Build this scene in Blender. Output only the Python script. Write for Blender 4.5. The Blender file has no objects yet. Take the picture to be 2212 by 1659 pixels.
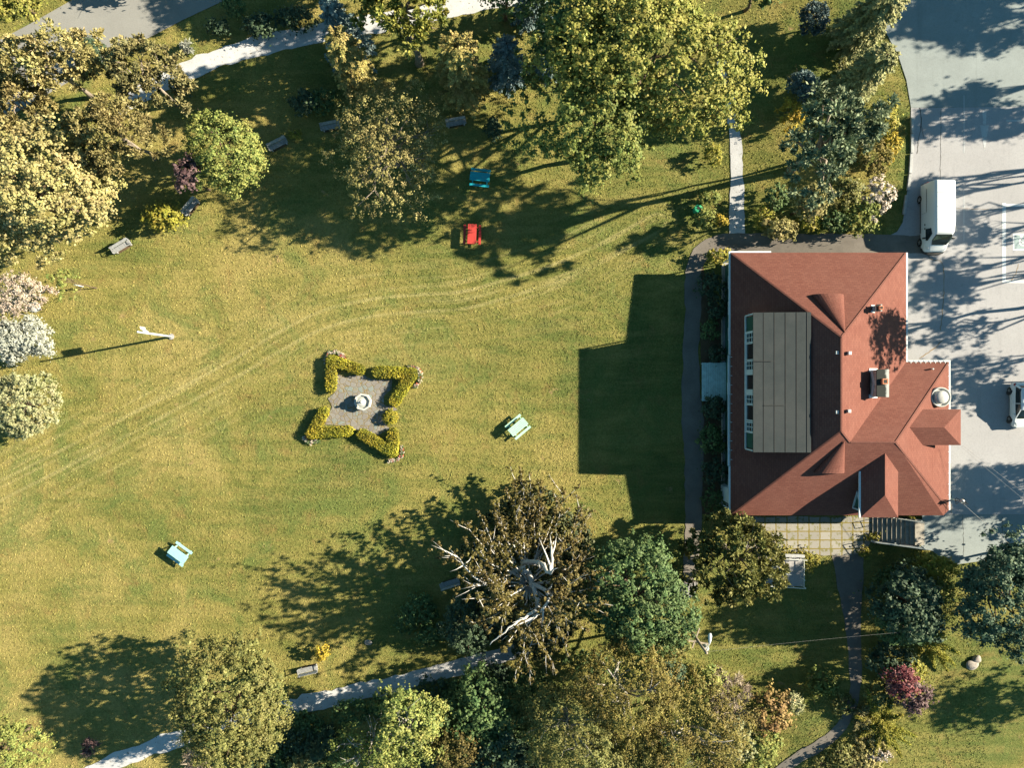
import bpy, math, random
import numpy as np
from mathutils import Vector, Matrix
random.seed(7)
R = math.radians
SC = bpy.context.scene
COL = SC.collection

# ------------------------------------------------------------------ camera, sky, sun, exposure
CAMH = 65.0
PX = 25.0                        # survey units per metre on the ground
cam_d = bpy.data.cameras.new('camera'); cam = bpy.data.objects.new('camera', cam_d); COL.objects.link(cam)
cam.location = (0, 0, CAMH); cam.rotation_euler = (0, 0, 0)
cam_d.sensor_fit = 'HORIZONTAL'; cam_d.sensor_width = 36.0
cam_d.lens = 36.0 * CAMH / (2212 / PX)
cam_d.clip_end = 6000; cam_d.clip_start = 0.5
SC.camera = cam
SUN_EL, SUN_AZ = 27.0, 10.9      # elevation; azimuth measured from +X towards +Y
world = bpy.data.worlds.new("World"); SC.world = world; world.use_nodes = True
nt = world.node_tree
for n in list(nt.nodes): nt.nodes.remove(n)
sky = nt.nodes.new('ShaderNodeTexSky'); sky.sky_type = 'NISHITA'; sky.sun_disc = False
sky.sun_elevation = R(SUN_EL); sky.sun_rotation = R(90 - SUN_AZ)
sky.ozone_density = 1.2; sky.air_density = 0.68; sky.dust_density = 0.1
bg = nt.nodes.new('ShaderNodeBackground'); bg.inputs[1].default_value = 0.05
wo = nt.nodes.new('ShaderNodeOutputWorld')
tint = nt.nodes.new('ShaderNodeMix'); tint.data_type = 'RGBA'; tint.blend_type = 'MULTIPLY'; tint.inputs[0].default_value = 1.0
tint.inputs[7].default_value = (0.80, 1.16, 0.94, 1)      # teal tint added to the sky so shadows take a graded colour
nt.links.new(sky.outputs[0], tint.inputs[6]); nt.links.new(tint.outputs[2], bg.inputs[0]); nt.links.new(bg.outputs[0], wo.inputs[0])
sl = bpy.data.lights.new('sun', 'SUN'); sl.energy = 5.0; sl.angle = R(0.5); sl.color = (1.0, 0.85, 0.62)
so = bpy.data.objects.new('sun', sl); COL.objects.link(so)
sd = Vector((math.cos(R(SUN_EL)) * math.cos(R(SUN_AZ)), math.cos(R(SUN_EL)) * math.sin(R(SUN_AZ)), math.sin(R(SUN_EL))))
so.rotation_euler = sd.to_track_quat('Z', 'Y').to_euler(); so.location = sd * 200
SC.view_settings.view_transform = 'Standard'
SC.view_settings.look = 'None'
SC.view_settings.exposure = 1.85
SC.view_settings.gamma = 1.0

# ------------------------------------------------------------------ survey helpers
LOT = 1.5
def sst(a, b, x):
    t = np.clip((x - a) / (b - a), 0, 1); return t * t * (3 - 2 * t)
def terrain(x, y):
    u = 1106 + PX * np.asarray(x, float); v = 829.5 - PX * np.asarray(y, float)
    a = sst(560, 1080, v)
    a = a * (1 - sst(1300, 1560, v))
    return LOT * sst(1480 + 445 * a, 1880 + 105 * a, u)
def W(u, v, h=0.0):
    k = (1 - h / CAMH) / PX
    return Vector(((u - 1106) * k, (829.5 - v) * k, h))
def G(u, v, dz=0.0):
    z = 0.0
    for _ in range(5):
        p = W(u, v, z); z = float(terrain(p.x, p.y))
    p = W(u, v, z); p.z += dz
    return p

# ------------------------------------------------------------------ materials
def newmat(name):
    m = bpy.data.materials.new(name); m.use_nodes = True
    for n in list(m.node_tree.nodes): m.node_tree.nodes.remove(n)
    return m, m.node_tree
class NT:
    def __init__(s, name):
        s.m, s.t = newmat(name)
    def n(s, typ, **kw):
        nd = s.t.nodes.new(typ)
        for k, v in kw.items():
            if k.startswith('i_'):
                key = k[2:]; key = int(key) if key.isdigit() else key.replace('_', ' ')
                nd.inputs[key].default_value = v
            else: setattr(nd, k, v)
        return nd
    def l(s, a, b): s.t.links.new(a, b)
    def coord(s, out='Object'):
        return s.n('ShaderNodeTexCoord').outputs[out]
    def noise(s, vec, scale, detail=3, rough=0.55, dist=0.0):
        nd = s.n('ShaderNodeTexNoise'); nd.inputs['Scale'].default_value = scale
        nd.inputs['Detail'].default_value = detail; nd.inputs['Roughness'].default_value = rough
        nd.inputs['Distortion'].default_value = dist
        s.l(vec, nd.inputs['Vector']); return nd.outputs['Fac']
    def ramp(s, fac, stops, interp='LINEAR'):
        nd = s.n('ShaderNodeValToRGB'); cr = nd.color_ramp; cr.interpolation = interp
        while len(cr.elements) < len(stops): cr.elements.new(0.5)
        for e, (p, c) in zip(cr.elements, stops):
            e.position = p; e.color = (c[0], c[1], c[2], 1) if not isinstance(c, (int, float)) else (c, c, c, 1)
        s.l(fac, nd.inputs[0]); return nd.outputs[0]
    def mix(s, fac, a, b, mode='MIX'):
        nd = s.n('ShaderNodeMix', data_type='RGBA', blend_type=mode)
        if isinstance(fac, (int, float)): nd.inputs[0].default_value = fac
        else: s.l(fac, nd.inputs[0])
        for idx, x in ((6, a), (7, b)):
            if isinstance(x, tuple): nd.inputs[idx].default_value = (*x, 1)
            else: s.l(x, nd.inputs[idx])
        return nd.outputs[2]
    def math(s, op, a, b=0.0, c=0.0):
        nd = s.n('ShaderNodeMath', operation=op)
        for i, x in enumerate((a, b, c)):
            if isinstance(x, (int, float)): nd.inputs[i].default_value = x
            else: s.l(x, nd.inputs[i])
        return nd.outputs[0]
    def bump(s, h, strength, dist=0.05):
        nd = s.n('ShaderNodeBump'); nd.inputs['Strength'].default_value = strength
        nd.inputs['Distance'].default_value = dist; s.l(h, nd.inputs['Height']); return nd.outputs[0]
    def out(s, color, rough=0.8, spec=0.3, metal=0.0, normal=None):
        p = s.n('ShaderNodeBsdfPrincipled'); o = s.n('ShaderNodeOutputMaterial')
        if isinstance(color, tuple): p.inputs['Base Color'].default_value = (*color, 1)
        else: s.l(color, p.inputs['Base Color'])
        if isinstance(rough, (int, float)): p.inputs['Roughness'].default_value = rough
        else: s.l(rough, p.inputs['Roughness'])
        p.inputs['Metallic'].default_value = metal
        p.inputs['Specular IOR Level'].default_value = spec
        if normal is not None: s.l(normal, p.inputs['Normal'])
        s.l(p.outputs[0], o.inputs[0]); return s.m

def paint(name, c, var=0.18, scale=3.0, rough=0.6, spec=0.3, metal=0.0, bump=0.0):
    s = NT(name); co = s.coord()
    f = s.noise(co, scale, 5, 0.65)
    a = tuple(max(0, x * (1 - var)) for x in c); b = tuple(min(1, x * (1 + var * .7)) for x in c)
    col = s.ramp(f, [(0.3, a), (0.7, b)])
    nm = s.bump(s.noise(co, scale * 6, 4), bump, 0.03) if bump else None
    return s.out(col, rough, spec, metal, nm)

def leafmat(name, stops, transl=0.3):
    """stops: darker .. lighter leaf colours, picked per leaf"""
    s = NT(name)
    at = s.n('ShaderNodeAttribute'); at.attribute_name = 'rnd'
    n = len(stops)
    col = s.ramp(at.outputs['Fac'], [(i / max(1, n - 1), c) for i, c in enumerate(stops)])
    big = s.noise(s.coord(), 0.55, 2)
    hs = s.n('ShaderNodeHueSaturation'); s.l(col, hs.inputs['Color'])
    s.l(s.math('MULTIPLY_ADD', big, 0.6, 0.7), hs.inputs['Value'])
    s.l(s.math('MULTIPLY_ADD', big, 0.09, 0.458), hs.inputs['Hue'])
    d = s.n('ShaderNodeBsdfPrincipled'); s.l(hs.outputs[0], d.inputs['Base Color'])
    d.inputs['Roughness'].default_value = 0.6; d.inputs['Specular IOR Level'].default_value = 0.22
    t = s.n('ShaderNodeBsdfTranslucent'); s.l(hs.outputs[0], t.inputs['Color'])
    mx = s.n('ShaderNodeMixShader'); mx.inputs[0].default_value = transl * .6
    s.l(d.outputs[0], mx.inputs[1]); s.l(t.outputs[0], mx.inputs[2])
    o = s.n('ShaderNodeOutputMaterial'); s.l(mx.outputs[0], o.inputs[0])
    return s.m

def grass_mat(blades=False):
    s = NT('grass_blades' if blades else 'lawn_grass'); co = s.coord()
    sep = s.n('ShaderNodeSeparateXYZ'); s.l(co, sep.inputs[0])
    # stretched coordinates for mowing streaks
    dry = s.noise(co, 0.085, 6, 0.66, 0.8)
    hotspot = s.math('MULTIPLY_ADD', sep.outputs[0], -0.0020, 0.0)      # hot-spot brightening put into the colour: paler lawn towards the west
    dry = s.math('ADD', dry, hotspot)
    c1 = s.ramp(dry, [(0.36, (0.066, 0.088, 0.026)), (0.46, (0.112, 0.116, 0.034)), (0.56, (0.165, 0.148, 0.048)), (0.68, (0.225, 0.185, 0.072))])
    wv = s.n('ShaderNodeMapping'); wv.inputs['Rotation'].default_value = (0, 0, R(78)); wv.inputs['Scale'].default_value = (0.18, 1.5, 1); s.l(co, wv.inputs[0])
    mid = s.noise(wv.outputs[0], 0.7, 6, 0.68, 0.2)
    c2 = s.mix(s.ramp(mid, [(0.45, 0.0), (0.66, 0.55)]), c1, (0.215, 0.175, 0.066))
    c2 = s.mix(s.ramp(mid, [(0.34, 0.45), (0.48, 0.0)]), c2, (0.070, 0.088, 0.026))
    grn = s.noise(co, 0.23, 6, 0.68, 0.8)
    c2 = s.mix(s.ramp(grn, [(0.50, 0.0), (0.64, 0.7)]), c2, (0.080, 0.112, 0.034))
    brn = s.noise(co, 0.5, 6, 0.72, 0.4)
    c2 = s.mix(s.ramp(brn, [(0.55, 0.0), (0.70, 0.55)]), c2, (0.170, 0.108, 0.046))
    sc = s.noise(co, 0.41, 6, 0.7)
    c2 = s.mix(s.ramp(sc, [(0.645, 0.0), (0.72, 0.7)]), c2, (0.29, 0.19, 0.115))
    # tyre / mower tracks
    at = s.n('ShaderNodeAttribute'); at.attribute_name = 'track'
    d = at.outputs['Fac']; ad = s.math('ABSOLUTE', d)
    comb = s.n('ShaderNodeCombineXYZ'); s.l(s.math('MULTIPLY', d, 1.5), comb.inputs[0])
    s.l(s.math('MULTIPLY', sep.outputs[0], 0.07), comb.inputs[1])
    strp = s.noise(comb.outputs[0], 1.3, 3, 0.6)
    fall = s.ramp(s.math('DIVIDE', ad, 6.0), [(0.0, 1.0), (0.45, 0.6), (1.0, 0.0)])
    brk = s.ramp(s.noise(co, 0.35, 3), [(0.36, 0.35), (0.56, 1.0)])
    w1 = s.math('MULTIPLY', s.math('MULTIPLY', s.ramp(strp, [(0.52, 0.0), (0.62, 0.6)]), fall), brk)
    c2 = s.mix(w1, c2, (0.25, 0.215, 0.10))
    w1b = s.math('MULTIPLY', s.math('MULTIPLY', s.ramp(strp, [(0.38, 0.5), (0.46, 0.0)]), fall), brk)
    c2 = s.mix(w1b, c2, (0.078, 0.088, 0.026))
    r1 = s.math('ABSOLUTE', s.math('SUBTRACT', ad, 0.75))
    w2 = s.math('MULTIPLY', s.ramp(r1, [(0.05, 0.55), (0.22, 0.0)]), brk)
    c2 = s.mix(w2, c2, (0.27, 0.235, 0.115))
    # fine blades
    f = s.noise(co, 7.0, 5, 0.8)
    f2 = s.noise(co, 2.6, 5, 0.75)
    c2 = s.mix(1.0, c2, (1.30, 1.36, 1.30), 'MULTIPLY')
    c3 = s.mix(s.ramp(f, [(0.34, 0.5), (0.52, 0.0)]), c2, (0.052, 0.052, 0.014))
    c3 = s.mix(s.ramp(f, [(0.52, 0.0), (0.72, 0.6)]), c3, (0.25, 0.205, 0.085))
    c3 = s.mix(s.ramp(f2, [(0.32, 0.3), (0.5, 0.0)]), c3, (0.070, 0.072, 0.020))
    if blades:
        ar = s.n('ShaderNodeAttribute'); ar.attribute_name = 'rnd'
        hs = s.n('ShaderNodeHueSaturation'); s.l(c3, hs.inputs['Color']); s.l(s.math('MULTIPLY_ADD', ar.outputs['Fac'], 0.95, 0.82), hs.inputs['Value'])
        s.l(s.math('MULTIPLY_ADD', ar.outputs['Fac'], -0.05, 0.53), hs.inputs['Hue']); return s.out(hs.outputs[0], 0.9, 0.1)
    h = s.math('ADD', s.noise(co, 8.5, 5, 0.8), s.math('MULTIPLY', s.noise(co, 2.4, 4), 0.9))
    return s.out(c3, 0.95, 0.1, 0, s.bump(h, 0.7, 0.12))

def ground_sheet(name, base, var, specks=None, speck_c=(0.1, 0.08, 0.05), scale=0.5, bump=0.2, stain=None):
    s = NT(name); co = s.coord()
    a = tuple(x * (1 - var) for x in base); b = tuple(x * (1 + var * .6) for x in base)
    c = s.ramp(s.noise(co, scale, 6, 0.65), [(0.3, a), (0.7, b)])
    if stain:
        c = s.mix(s.ramp(s.noise(co, 0.16, 5, 0.6), [(0.5, 0.0), (0.7, 0.55)]), c, stain)
    f = s.noise(co, 9.0, 5, 0.75)
    c = s.mix(s.ramp(f, [(0.35, 0.3), (0.55, 0.0)]), c, tuple(x * 0.55 for x in base))
    if stain:
        c = s.mix(s.ramp(s.noise(co, 0.9, 7, 0.75), [(0.60, 0.0), (0.74, 0.5)]), c, tuple(x * 0.5 for x in base))
        wv = s.n('ShaderNodeMapping'); wv.inputs['Rotation'].default_value = (0, 0, R(4)); wv.inputs['Scale'].default_value = (1.6, .10, 1); s.l(co, wv.inputs[0])
        c = s.mix(s.ramp(s.noise(wv.outputs[0], 0.8, 5, 0.7), [(0.56, 0.0), (0.72, 0.35)]), c, tuple(x * 0.6 for x in base))
    if specks:
        c = s.mix(s.ramp(s.noise(co, 3.3, 5, 0.7), [(specks, 0.0), (specks + .06, 0.85)]), c, speck_c)
    return s.out(c, 0.9, 0.2, 0, s.bump(f, bump, 0.03))

def flag_mat():
    s = NT('flagstones'); co = s.coord()
    wn = s.n('ShaderNodeTexNoise'); wn.inputs['Scale'].default_value = 1.5; s.l(co, wn.inputs['Vector'])
    wob = s.n('ShaderNodeMix', data_type='RGBA', blend_type='LINEAR_LIGHT'); wob.inputs[0].default_value = 0.15
    s.l(co, wob.inputs[6]); s.l(wn.outputs['Color'], wob.inputs[7])
    v1 = s.n('ShaderNodeTexVoronoi', feature='DISTANCE_TO_EDGE'); v1.inputs['Scale'].default_value = 2.3
    v2 = s.n('ShaderNodeTexVoronoi', feature='F1'); v2.inputs['Scale'].default_value = 2.3
    s.l(wob.outputs[2], v1.inputs['Vector']); s.l(wob.outputs[2], v2.inputs['Vector'])
    sepc = s.n('ShaderNodeSeparateColor'); s.l(v2.outputs['Color'], sepc.inputs[0])
    c = s.ramp(sepc.outputs[0], [(0, (0.135, 0.13, 0.13)), (0.4, (0.185, 0.185, 0.182)), (0.7, (0.165, 0.158, 0.152)), (1, (0.155, 0.20, 0.205))])
    c = s.mix(s.ramp(s.noise(co, 4, 5, .7), [(0.4, 0.0), (0.75, 0.5)]), c, (0.25, 0.245, 0.235))
    j = s.ramp(v1.outputs['Distance'], [(0.03, 1.0), (0.07, 0.0)])
    j = s.math('MULTIPLY', j, s.ramp(s.noise(co, 1.6, 4), [(0.35, 0.35), (0.6, 1.0)]))
    c = s.mix(j, c, (0.165, 0.13, 0.055))
    c = s.mix(s.ramp(s.noise(co, 1.3, 5, .7), [(0.58, 0.0), (0.68, 0.7)]), c, (0.23, 0.18, 0.06))
    return s.out(c, 0.9, 0.2, 0, s.bump(s.ramp(v1.outputs['Distance'], [(0.0, 0.0), (0.08, 1.0)]), 0.5, 0.03))

def paver_mat():
    s = NT('pavers_with_weeds'); co = s.coord()
    br = s.n('ShaderNodeTexBrick'); br.offset = 0.0; br.inputs['Scale'].default_value = 1.0
    br.inputs['Brick Width'].default_value = 0.95; br.inputs['Row Height'].default_value = 0.75
    br.inputs['Mortar Size'].default_value = 0.055; br.inputs['Mortar Smooth'].default_value = 0.3
    br.inputs['Color1'].default_value = (0.265, 0.265, 0.25, 1); br.inputs['Color2'].default_value = (0.21, 0.21, 0.20, 1)
    br.inputs['Mortar'].default_value = (0.16, 0.13, 0.03, 1)
    wn = s.n('ShaderNodeTexNoise'); wn.inputs['Scale'].default_value = 3; s.l(co, wn.inputs['Vector'])
    wob = s.n('ShaderNodeMix', data_type='RGBA', blend_type='LINEAR_LIGHT'); wob.inputs[0].default_value = 0.05
    s.l(co, wob.inputs[6]); s.l(wn.outputs['Color'], wob.inputs[7]); s.l(wob.outputs[2], br.inputs['Vector'])
    c = s.mix(s.ramp(s.noise(co, 2.2, 5, .7), [(0.54, 0.0), (0.62, 0.85)]), br.outputs['Color'], (0.125, 0.125, 0.032))
    return s.out(c, 0.9, 0.2, 0, s.bump(s.noise(co, 9, 4), 0.2, 0.02))

def shingle_mat():
    s = NT('red_asphalt_shingles')
    uv = s.n('ShaderNodeUVMap').outputs[0]
    br = s.n('ShaderNodeTexBrick'); br.offset = 0.5; br.inputs['Scale'].default_value = 1.0
    br.inputs['Brick Width'].default_value = 0.36; br.inputs['Row Height'].default_value = 0.17
    br.inputs['Mortar Size'].default_value = 0.016; br.inputs['Bias'].default_value = 0.0
    br.inputs['Color1'].default_value = (0.160, 0.066, 0.052, 1); br.inputs['Color2'].default_value = (0.128, 0.049, 0.039, 1)
    br.inputs['Mortar'].default_value = (0.095, 0.040, 0.035, 1)
    s.l(uv, br.inputs['Vector'])
    co = s.coord()
    mp = s.n('ShaderNodeMapping'); mp.inputs['Scale'].default_value = (2.2, .22, 1); s.l(uv, mp.inputs[0])
    cb = s.mix(s.ramp(s.noise(mp.outputs[0], 1.0, 6, .7), [(0.48, 0.0), (0.72, 0.4)]), br.outputs['Color'], (0.105, 0.044, 0.038))
    c = s.mix(s.ramp(s.noise(co, 0.6, 6, .7), [(0.35, 0.0), (0.8, 0.45)]), cb, (0.168, 0.080, 0.066))
    c = s.mix(s.ramp(s.noise(co, 7, 4, .7), [(0.3, 0.35), (0.5, 0.0)]), c, (0.10, 0.038, 0.033))
    return s.out(c, 0.92, 0.15, 0, s.bump(br.outputs['Fac'], -0.3, 0.015))

def rollroof_mat():
    s = NT('grey_roll_roofing'); co = s.coord()
    c = s.ramp(s.noise(co, 1.2, 6, .7), [(0.3, (0.024, 0.034, 0.040)), (0.7, (0.036, 0.047, 0.052))])
    c = s.mix(s.ramp(s.noise(co, 0.35, 5, .6, .6), [(0.5, 0.0), (0.66, 0.5)]), c, (0.045, 0.053, 0.058))
    c = s.mix(s.ramp(s.noise(co, 14, 3, .7), [(0.35, 0.35), (0.6, 0.0)]), c, (0.018, 0.022, 0.025))
    return s.out(c, 0.85, 0.25)

M = {}
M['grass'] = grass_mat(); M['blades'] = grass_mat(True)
POLYS = []
M['gravel'] = ground_sheet('pale_gravel', (0.440, 0.463, 0.500), 0.16, 0.60, (0.09, 0.075, 0.045), 0.8, 0.4)
M['asphalt'] = ground_sheet('old_asphalt', (0.222, 0.262, 0.278), 0.13, None, scale=0.3, stain=(0.175, 0.208, 0.22))
M['road'] = ground_sheet('road_asphalt', (0.225, 0.234, 0.235), 0.14, None, scale=0.25)
M['concrete'] = ground_sheet('concrete_lot', (0.298, 0.310, 0.339), 0.10, None, scale=0.25, stain=(0.262, 0.272, 0.297))
M['path'] = ground_sheet('asphalt_path', (0.16, 0.15, 0.14), 0.22, None, scale=0.7)
M['flag'] = flag_mat(); M['paver'] = paver_mat()
M['soil'] = ground_sheet('soil_bed', (0.10, 0.072, 0.045), 0.35, None, scale=1.2, bump=0.6)
M['kerb'] = paint('kerb_concrete', (0.330, 0.354, 0.377), 0.25, 2.0, 0.9, bump=0.3)
M['cement'] = paint('weathered_cement', (0.290, 0.296, 0.311), 0.25, 1.5, 0.9, bump=0.2)
M['step'] = paint('step_concrete', (0.27, 0.26, 0.235), 0.3, 2.5, 0.9, bump=0.3)
M['line'] = ground_sheet('worn_white_road_paint', (0.52, 0.58, 0.63), 0.10, 0.66, (0.33, 0.33, 0.32))
M['paleline'] = ground_sheet('faded_blue_white_paint', (0.38, 0.42, 0.46), 0.12, 0.56, (0.30, 0.30, 0.30))
M['bluepaint'] = ground_sheet('faded_blue_paint', (0.26, 0.345, 0.37), 0.12)
M['crack'] = paint('dark_crack_filler', (0.05, 0.05, 0.045), 0.3)
M['rust'] = paint('weedy_crack', (0.20, 0.13, 0.05), 0.3)
M['shingle'] = shingle_mat(); M['roll'] = rollroof_mat()
M['rollseam'] = paint('roofing_seam', (0.026, 0.03, 0.032), 0.2)
M['white'] = paint('white_trim_paint', (0.500, 0.572, 0.622), 0.12, 2.0, 0.55)
M['green'] = paint('dark_green_boarding', (0.022, 0.085, 0.066), 0.2, 3.0, 0.6)
M['deck'] = paint('pale_blue_boards', (0.42, 0.60, 0.62), 0.25, 2.5, 0.7)
M['chim'] = paint('sooty_chimney_render', (0.42, 0.42, 0.38), 0.65, 1.6, 0.9, bump=0.3)
def soot_mat():
    s = NT('soot_stained_cap'); g = s.coord('Generated'); sep = s.n('ShaderNodeSeparateXYZ'); s.l(g, sep.inputs[0])
    e = s.math('ADD', sep.outputs[0], s.math('MULTIPLY_ADD', s.noise(s.coord(), 3.0, 5, .7), .55, -.28))
    c = s.mix(s.ramp(e, [(0.66, 1.0), (0.84, 0.0)]), (0.36, 0.39, 0.39), (0.028, 0.032, 0.032))
    return s.out(c, .9, .15)
M['soot'] = soot_mat()
M['pot'] = paint('terracotta_pot', (0.45, 0.17, 0.09), 0.2)
M['black'] = paint('black_opening', (0.012, 0.012, 0.012), 0.2)
M['vent'] = paint('galvanised_metal', (0.50, 0.52, 0.52), 0.15, 4, 0.45, 0.5, 0.3)
M['pipe'] = paint('pale_painted_pipe', (0.55, 0.60, 0.60), 0.15, 4, 0.5)
M['wire'] = paint('grey_wire', (0.20, 0.20, 0.20), 0.1)
M['cable'] = paint('black_cable', (0.02, 0.02, 0.02), 0.1)
M['wood'] = paint('weathered_grey_wood', (0.27, 0.29, 0.31), 0.35, 5, 0.85)
M['polewood'] = paint('grey_pole_wood', (0.30, 0.26, 0.21), 0.3, 4, 0.9)
M['car'] = paint('white_car_paint', (0.560, 0.615, 0.660), 0.03, 0.8, 0.25, 0.5)
s_ = NT('dark_glass'); M['glass'] = s_.out((0.012, 0.02, 0.022), 0.05, 0.6)
s_ = NT('window_glass'); M['pane'] = s_.out((0.02, 0.045, 0.045), 0.08, 0.5)
M['tyre'] = paint('tyre_rubber', (0.02, 0.02, 0.02), 0.2, 8, 0.9)
M['rim'] = paint('alloy_rim', (0.45, 0.46, 0.46), 0.1, 5, 0.35, 0.5, 0.7)
M['plastic'] = paint('dark_plastic', (0.03, 0.033, 0.035), 0.2, 4, 0.7)
M['lamp'] = paint('clear_headlamp', (0.55, 0.57, 0.57), 0.1, 6, 0.15, 0.6)
M['redlamp'] = paint('red_tail_lamp', (0.30, 0.02, 0.03), 0.1, 6, 0.2, 0.6)
M['flagcloth'] = paint('white_cloth', (0.68, 0.68, 0.66), 0.08)
M['stone'] = paint('pale_field_stone', (0.27, 0.25, 0.235), 0.4, 2.5, 0.95, bump=0.5)
M['fount'] = paint('white_cast_stone', (0.40, 0.42, 0.42), 0.18, 2.2, 0.8, bump=0.15)
M['water'] = NT('basin_water').out((0.30, 0.33, 0.32), 0.1, 0.5)
M['bark'] = paint('brown_bark', (0.11, 0.082, 0.058), 0.45, 4, 0.95, bump=0.6)
M['greybark'] = paint('grey_bark', (0.22, 0.19, 0.16), 0.4, 3, 0.95, bump=0.5)
M['whitebark'] = paint('bleached_bark', (0.46, 0.46, 0.46), 0.25, 3, 0.9, bump=0.3)
M['palebark'] = paint('silvery_bark', (0.33, 0.32, 0.30), 0.3, 3, 0.9, bump=0.4)
M['bin'] = paint('green_litter_bin_paint', (0.03, 0.30, 0.15), 0.12, 4, 0.5)
TBL = {'blue': (0.015, 0.36, 0.46), 'red': (0.42, 0.045, 0.04), 'mint': (0.33, 0.56, 0.47), 'cyan': (0.28, 0.56, 0.60)}
for k, c in TBL.items(): M['tbl_' + k] = paint('%s_table_paint' % k, c, 0.12, 6, 0.55)
# foliage palettes (dark .. light leaf)
L = {}
def pal(k, stops, tr=0.3): L[k] = leafmat(k + '_leaves', [tuple(min(.8, x * 1.38) for x in c) for c in stops], tr)
pal('pale_gold', [(0.135, 0.132, 0.048), (0.228, 0.205, 0.088), (0.33, 0.29, 0.145)])
pal('gold_green', [(0.078, 0.100, 0.022), (0.158, 0.162, 0.036), (0.255, 0.235, 0.068)])
pal('mid_green', [(0.058, 0.088, 0.024), (0.112, 0.136, 0.034), (0.180, 0.184, 0.050)])
pal('fresh_green', [(0.072, 0.108, 0.030), (0.150, 0.174, 0.048), (0.245, 0.245, 0.075)])
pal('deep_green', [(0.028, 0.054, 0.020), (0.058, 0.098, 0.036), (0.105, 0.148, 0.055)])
pal('olive', [(0.056, 0.068, 0.022), (0.116, 0.120, 0.038), (0.185, 0.175, 0.062)])
pal('brown_olive', [(0.064, 0.061, 0.018), (0.124, 0.108, 0.030), (0.188, 0.152, 0.045)])
pal('copper', [(0.042, 0.037, 0.013), (0.084, 0.070, 0.023), (0.135, 0.110, 0.037)])
pal('pine', [(0.07, 0.075, 0.034), (0.14, 0.13, 0.058), (0.23, 0.20, 0.095)], 0.2)
pal('brown_pine', [(0.078, 0.072, 0.030), (0.150, 0.132, 0.055), (0.235, 0.20, 0.09)], 0.2)
pal('blue_spruce', [(0.04, 0.075, 0.08), (0.09, 0.14, 0.15), (0.16, 0.21, 0.21)], 0.1)
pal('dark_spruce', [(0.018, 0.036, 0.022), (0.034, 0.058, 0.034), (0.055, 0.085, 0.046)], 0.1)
pal('gold_conifer', [(0.10, 0.10, 0.035), (0.20, 0.175, 0.06), (0.32, 0.26, 0.10)], 0.2)
pal('pale_conifer', [(0.085, 0.105, 0.045), (0.17, 0.18, 0.08), (0.27, 0.265, 0.125)], 0.15)
pal('yellow', [(0.13, 0.11, 0.015), (0.24, 0.185, 0.022), (0.34, 0.25, 0.04)])
pal('yellow_green', [(0.10, 0.11, 0.018), (0.17, 0.165, 0.026), (0.25, 0.21, 0.04)])
pal('hedge', [(0.062, 0.075, 0.012), (0.165, 0.157, 0.018), (0.28, 0.23, 0.025)], 0.2)
pal('purple', [(0.045, 0.026, 0.032), (0.095, 0.060, 0.066), (0.165, 0.118, 0.122)])
pal('crimson', [(0.075, 0.016, 0.022), (0.145, 0.042, 0.050), (0.21, 0.10, 0.11)])
pal('silver', [(0.14, 0.155, 0.135), (0.23, 0.25, 0.225), (0.33, 0.35, 0.32)])
pal('pink_white', [(0.16, 0.13, 0.10), (0.28, 0.23, 0.19), (0.42, 0.36, 0.32)])
pal('pale_round', [(0.11, 0.13, 0.06), (0.20, 0.21, 0.11), (0.32, 0.31, 0.19)])
pal('tan', [(0.09, 0.088, 0.034), (0.175, 0.158, 0.062), (0.27, 0.24, 0.105)])
pal('orange_tan', [(0.10, 0.068, 0.026), (0.19, 0.128, 0.052), (0.28, 0.20, 0.09)])
pal('laurel', [(0.018, 0.04, 0.026), (0.042, 0.076, 0.046), (0.10, 0.135, 0.085)], 0.15)
pal('blossom', [(0.24, 0.195, 0.16), (0.36, 0.325, 0.285), (0.43, 0.41, 0.38)])
pal('red_blossom', [(0.24, 0.03, 0.02), (0.38, 0.07, 0.05), (0.42, 0.26, 0.23)])
pal('blue_pine', [(0.055, 0.08, 0.048), (0.115, 0.15, 0.090), (0.205, 0.24, 0.150)], 0.2)
pal('dark_blue', [(0.03, 0.05, 0.055), (0.06, 0.095, 0.105), (0.11, 0.15, 0.16)], 0.1)
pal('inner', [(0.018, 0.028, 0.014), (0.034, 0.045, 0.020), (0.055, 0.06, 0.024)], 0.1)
pal('dry_twig', [(0.14, 0.11, 0.08), (0.25, 0.21, 0.17), (0.36, 0.32, 0.27)])

# ------------------------------------------------------------------ object helpers
def link(o, parent=None):
    COL.objects.link(o)
    if parent is not None: o.parent = parent
    return o
def tag(o, label=None, cat=None, group=None, kind=None):
    if label: o['label'] = label
    if cat: o['category'] = cat
    if group: o['group'] = group
    if kind: o['kind'] = kind
    return o
def empty(name, loc, rz=0.0, label=None, cat=None, group=None):
    o = bpy.data.objects.new(name, None); o.empty_display_size = 0.2
    o.location = loc; o.rotation_euler = (0, 0, rz); link(o); tag(o, label, cat, group); return o
def copy_tree(o, parent=None):
    c = o.copy(); COL.objects.link(c)
    if parent is not None: c.parent = parent
    for ch in list(o.children): copy_tree(ch, c)
    return c

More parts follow.
